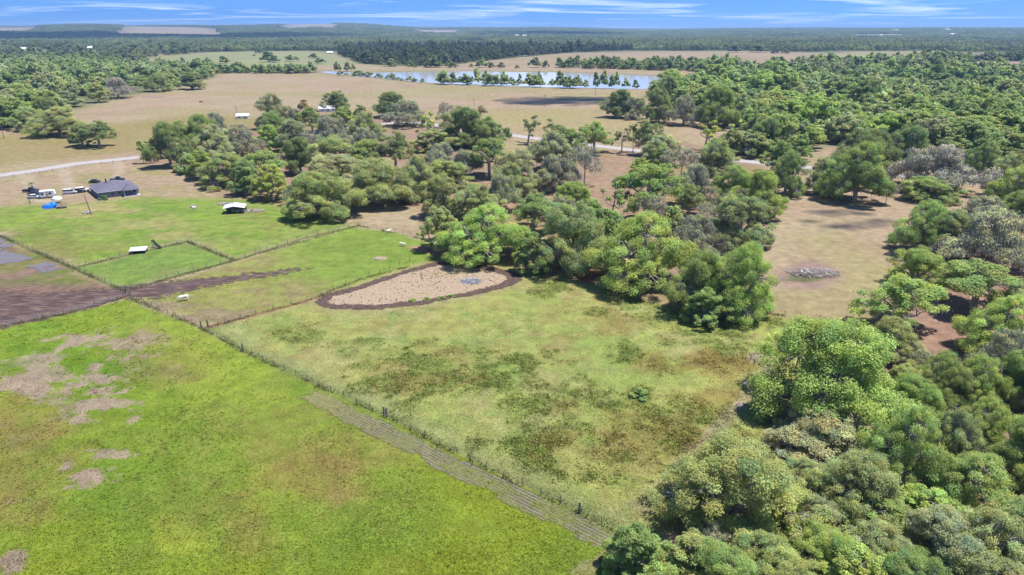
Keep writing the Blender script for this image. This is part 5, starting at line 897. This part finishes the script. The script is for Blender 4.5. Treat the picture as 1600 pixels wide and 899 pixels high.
for i, (u, v, w, lab) in enumerate(((38, 80, 9, 'white house among trees left of the far green field'), (52, 80, 8, 'white shed next to the house among the left trees'), (8, 79, 10, 'white roof in the trees at the wood beyond the left pasture'), (142, 78, 7, 'pale house in the trees short of the far green field'), (185, 76, 6, 'narrow white house near the far green field'), (290, 80, 8, 'white cottage at the edge of the far green field'), (765, 62, 8, 'white house in the far woods beyond the lake'), (820, 62, 6, 'narrow white house in the far woods'), (808, 61, 6, 'white cottage in the far woods'), (1024, 60, 9, 'white farm building far beyond the lake field'), (1397, 55, 10, 'long white building in the right far woods'), (1478, 55, 8, 'bright white building in the right far woods'), (1486, 59, 7, 'white house below the bright white building'), (1376, 61, 6, 'small white house in the right far woods'))): farhouse(u, v, w, 16 if v < 64 else 9, 20 if v < 64 else 12, M_white, M_white, -8+4*(i % 5), lab)
farhouse(1237, 123, 14, 5, 10, M_cream, M_metal, 30, 'pale metal-roofed house inside the right wood')
# ------------------------------------------------------------------ clouds whose shadows lie on the land
M_cloud, t, o = nmat('cloud'); d = N(t, 'ShaderNodeBsdfDiffuse'); d.inputs['Color'].default_value = (.95, .95, .95, 1); tr = N(t, 'ShaderNodeBsdfTransparent'); mx = N(t, 'ShaderNodeMixShader'); mx.inputs[0].default_value = .26; t.links.new(tr.outputs[0], mx.inputs[1]); t.links.new(d.outputs[0], mx.inputs[2]); t.links.new(mx.outputs[0], o.inputs[0])
bm = bmesh.new(); bmesh.ops.create_icosphere(bm, subdivisions=2, radius=1); SV = np.array([v_.co[:] for v_ in bm.verts]); SF = np.array([[v_.index for v_ in f.verts] for f in bm.faces]); bm.free()
crn = np.random.default_rng(4)
def cloud(u, v, rx, ry, h, n):
    x, y = G(u, v); c = np.array([x, y, 0])+np.array(SUNV)/SUNV.z*h; V = []; F = []
    for i in range(n):
        a = crn.uniform(0, 6.28); q = math.sqrt(crn.random()); r_ = (1-.65*q)*min(rx, ry)*.42*crn.uniform(.6, 1.2); p_ = np.array([math.cos(a)*q*rx, math.sin(a)*q*ry, crn.uniform(0, .2)*ry]); V.append(SV*np.array([r_*1.7, r_, r_*.6])*(1+crn.normal(0, .08, (len(SV), 1)))+p_+c); F.append(SF+i*len(SV))
    tag(link('cloud', npmesh('cloud', np.concatenate(V), np.concatenate(F), M_cloud, True)), 'thin fair-weather cloud drifting over the fields', None, None, 'stuff')
cloud(890, 158, 62, 42, 420, 40); cloud(1325, 343, 15, 13, 420, 16); cloud(1490, 140, 110, 70, 450, 40); cloud(110, 61, 1500, 800, 900, 110); cloud(860, 57, 500, 500, 900, 40)
# ------------------------------------------------------------------ air
M_haze, t, o = nmat('haze'); v_ = N(t, 'ShaderNodeVolumePrincipled', Density=HAZE); v_.inputs['Color'].default_value = (.36, .60, .96, 1); v_.inputs['Anisotropy'].default_value = .0; t.links.new(v_.outputs[0], o.inputs['Volume'])
tag(MB().box(-30000, 30000, -3000, 30000, -20, 165).build('haze', M_haze), 'thin blue air between the camera and the hills', None, None, 'stuff')
for o_ in bpy.data.objects:
    if 'place' in o_: del o_['place']
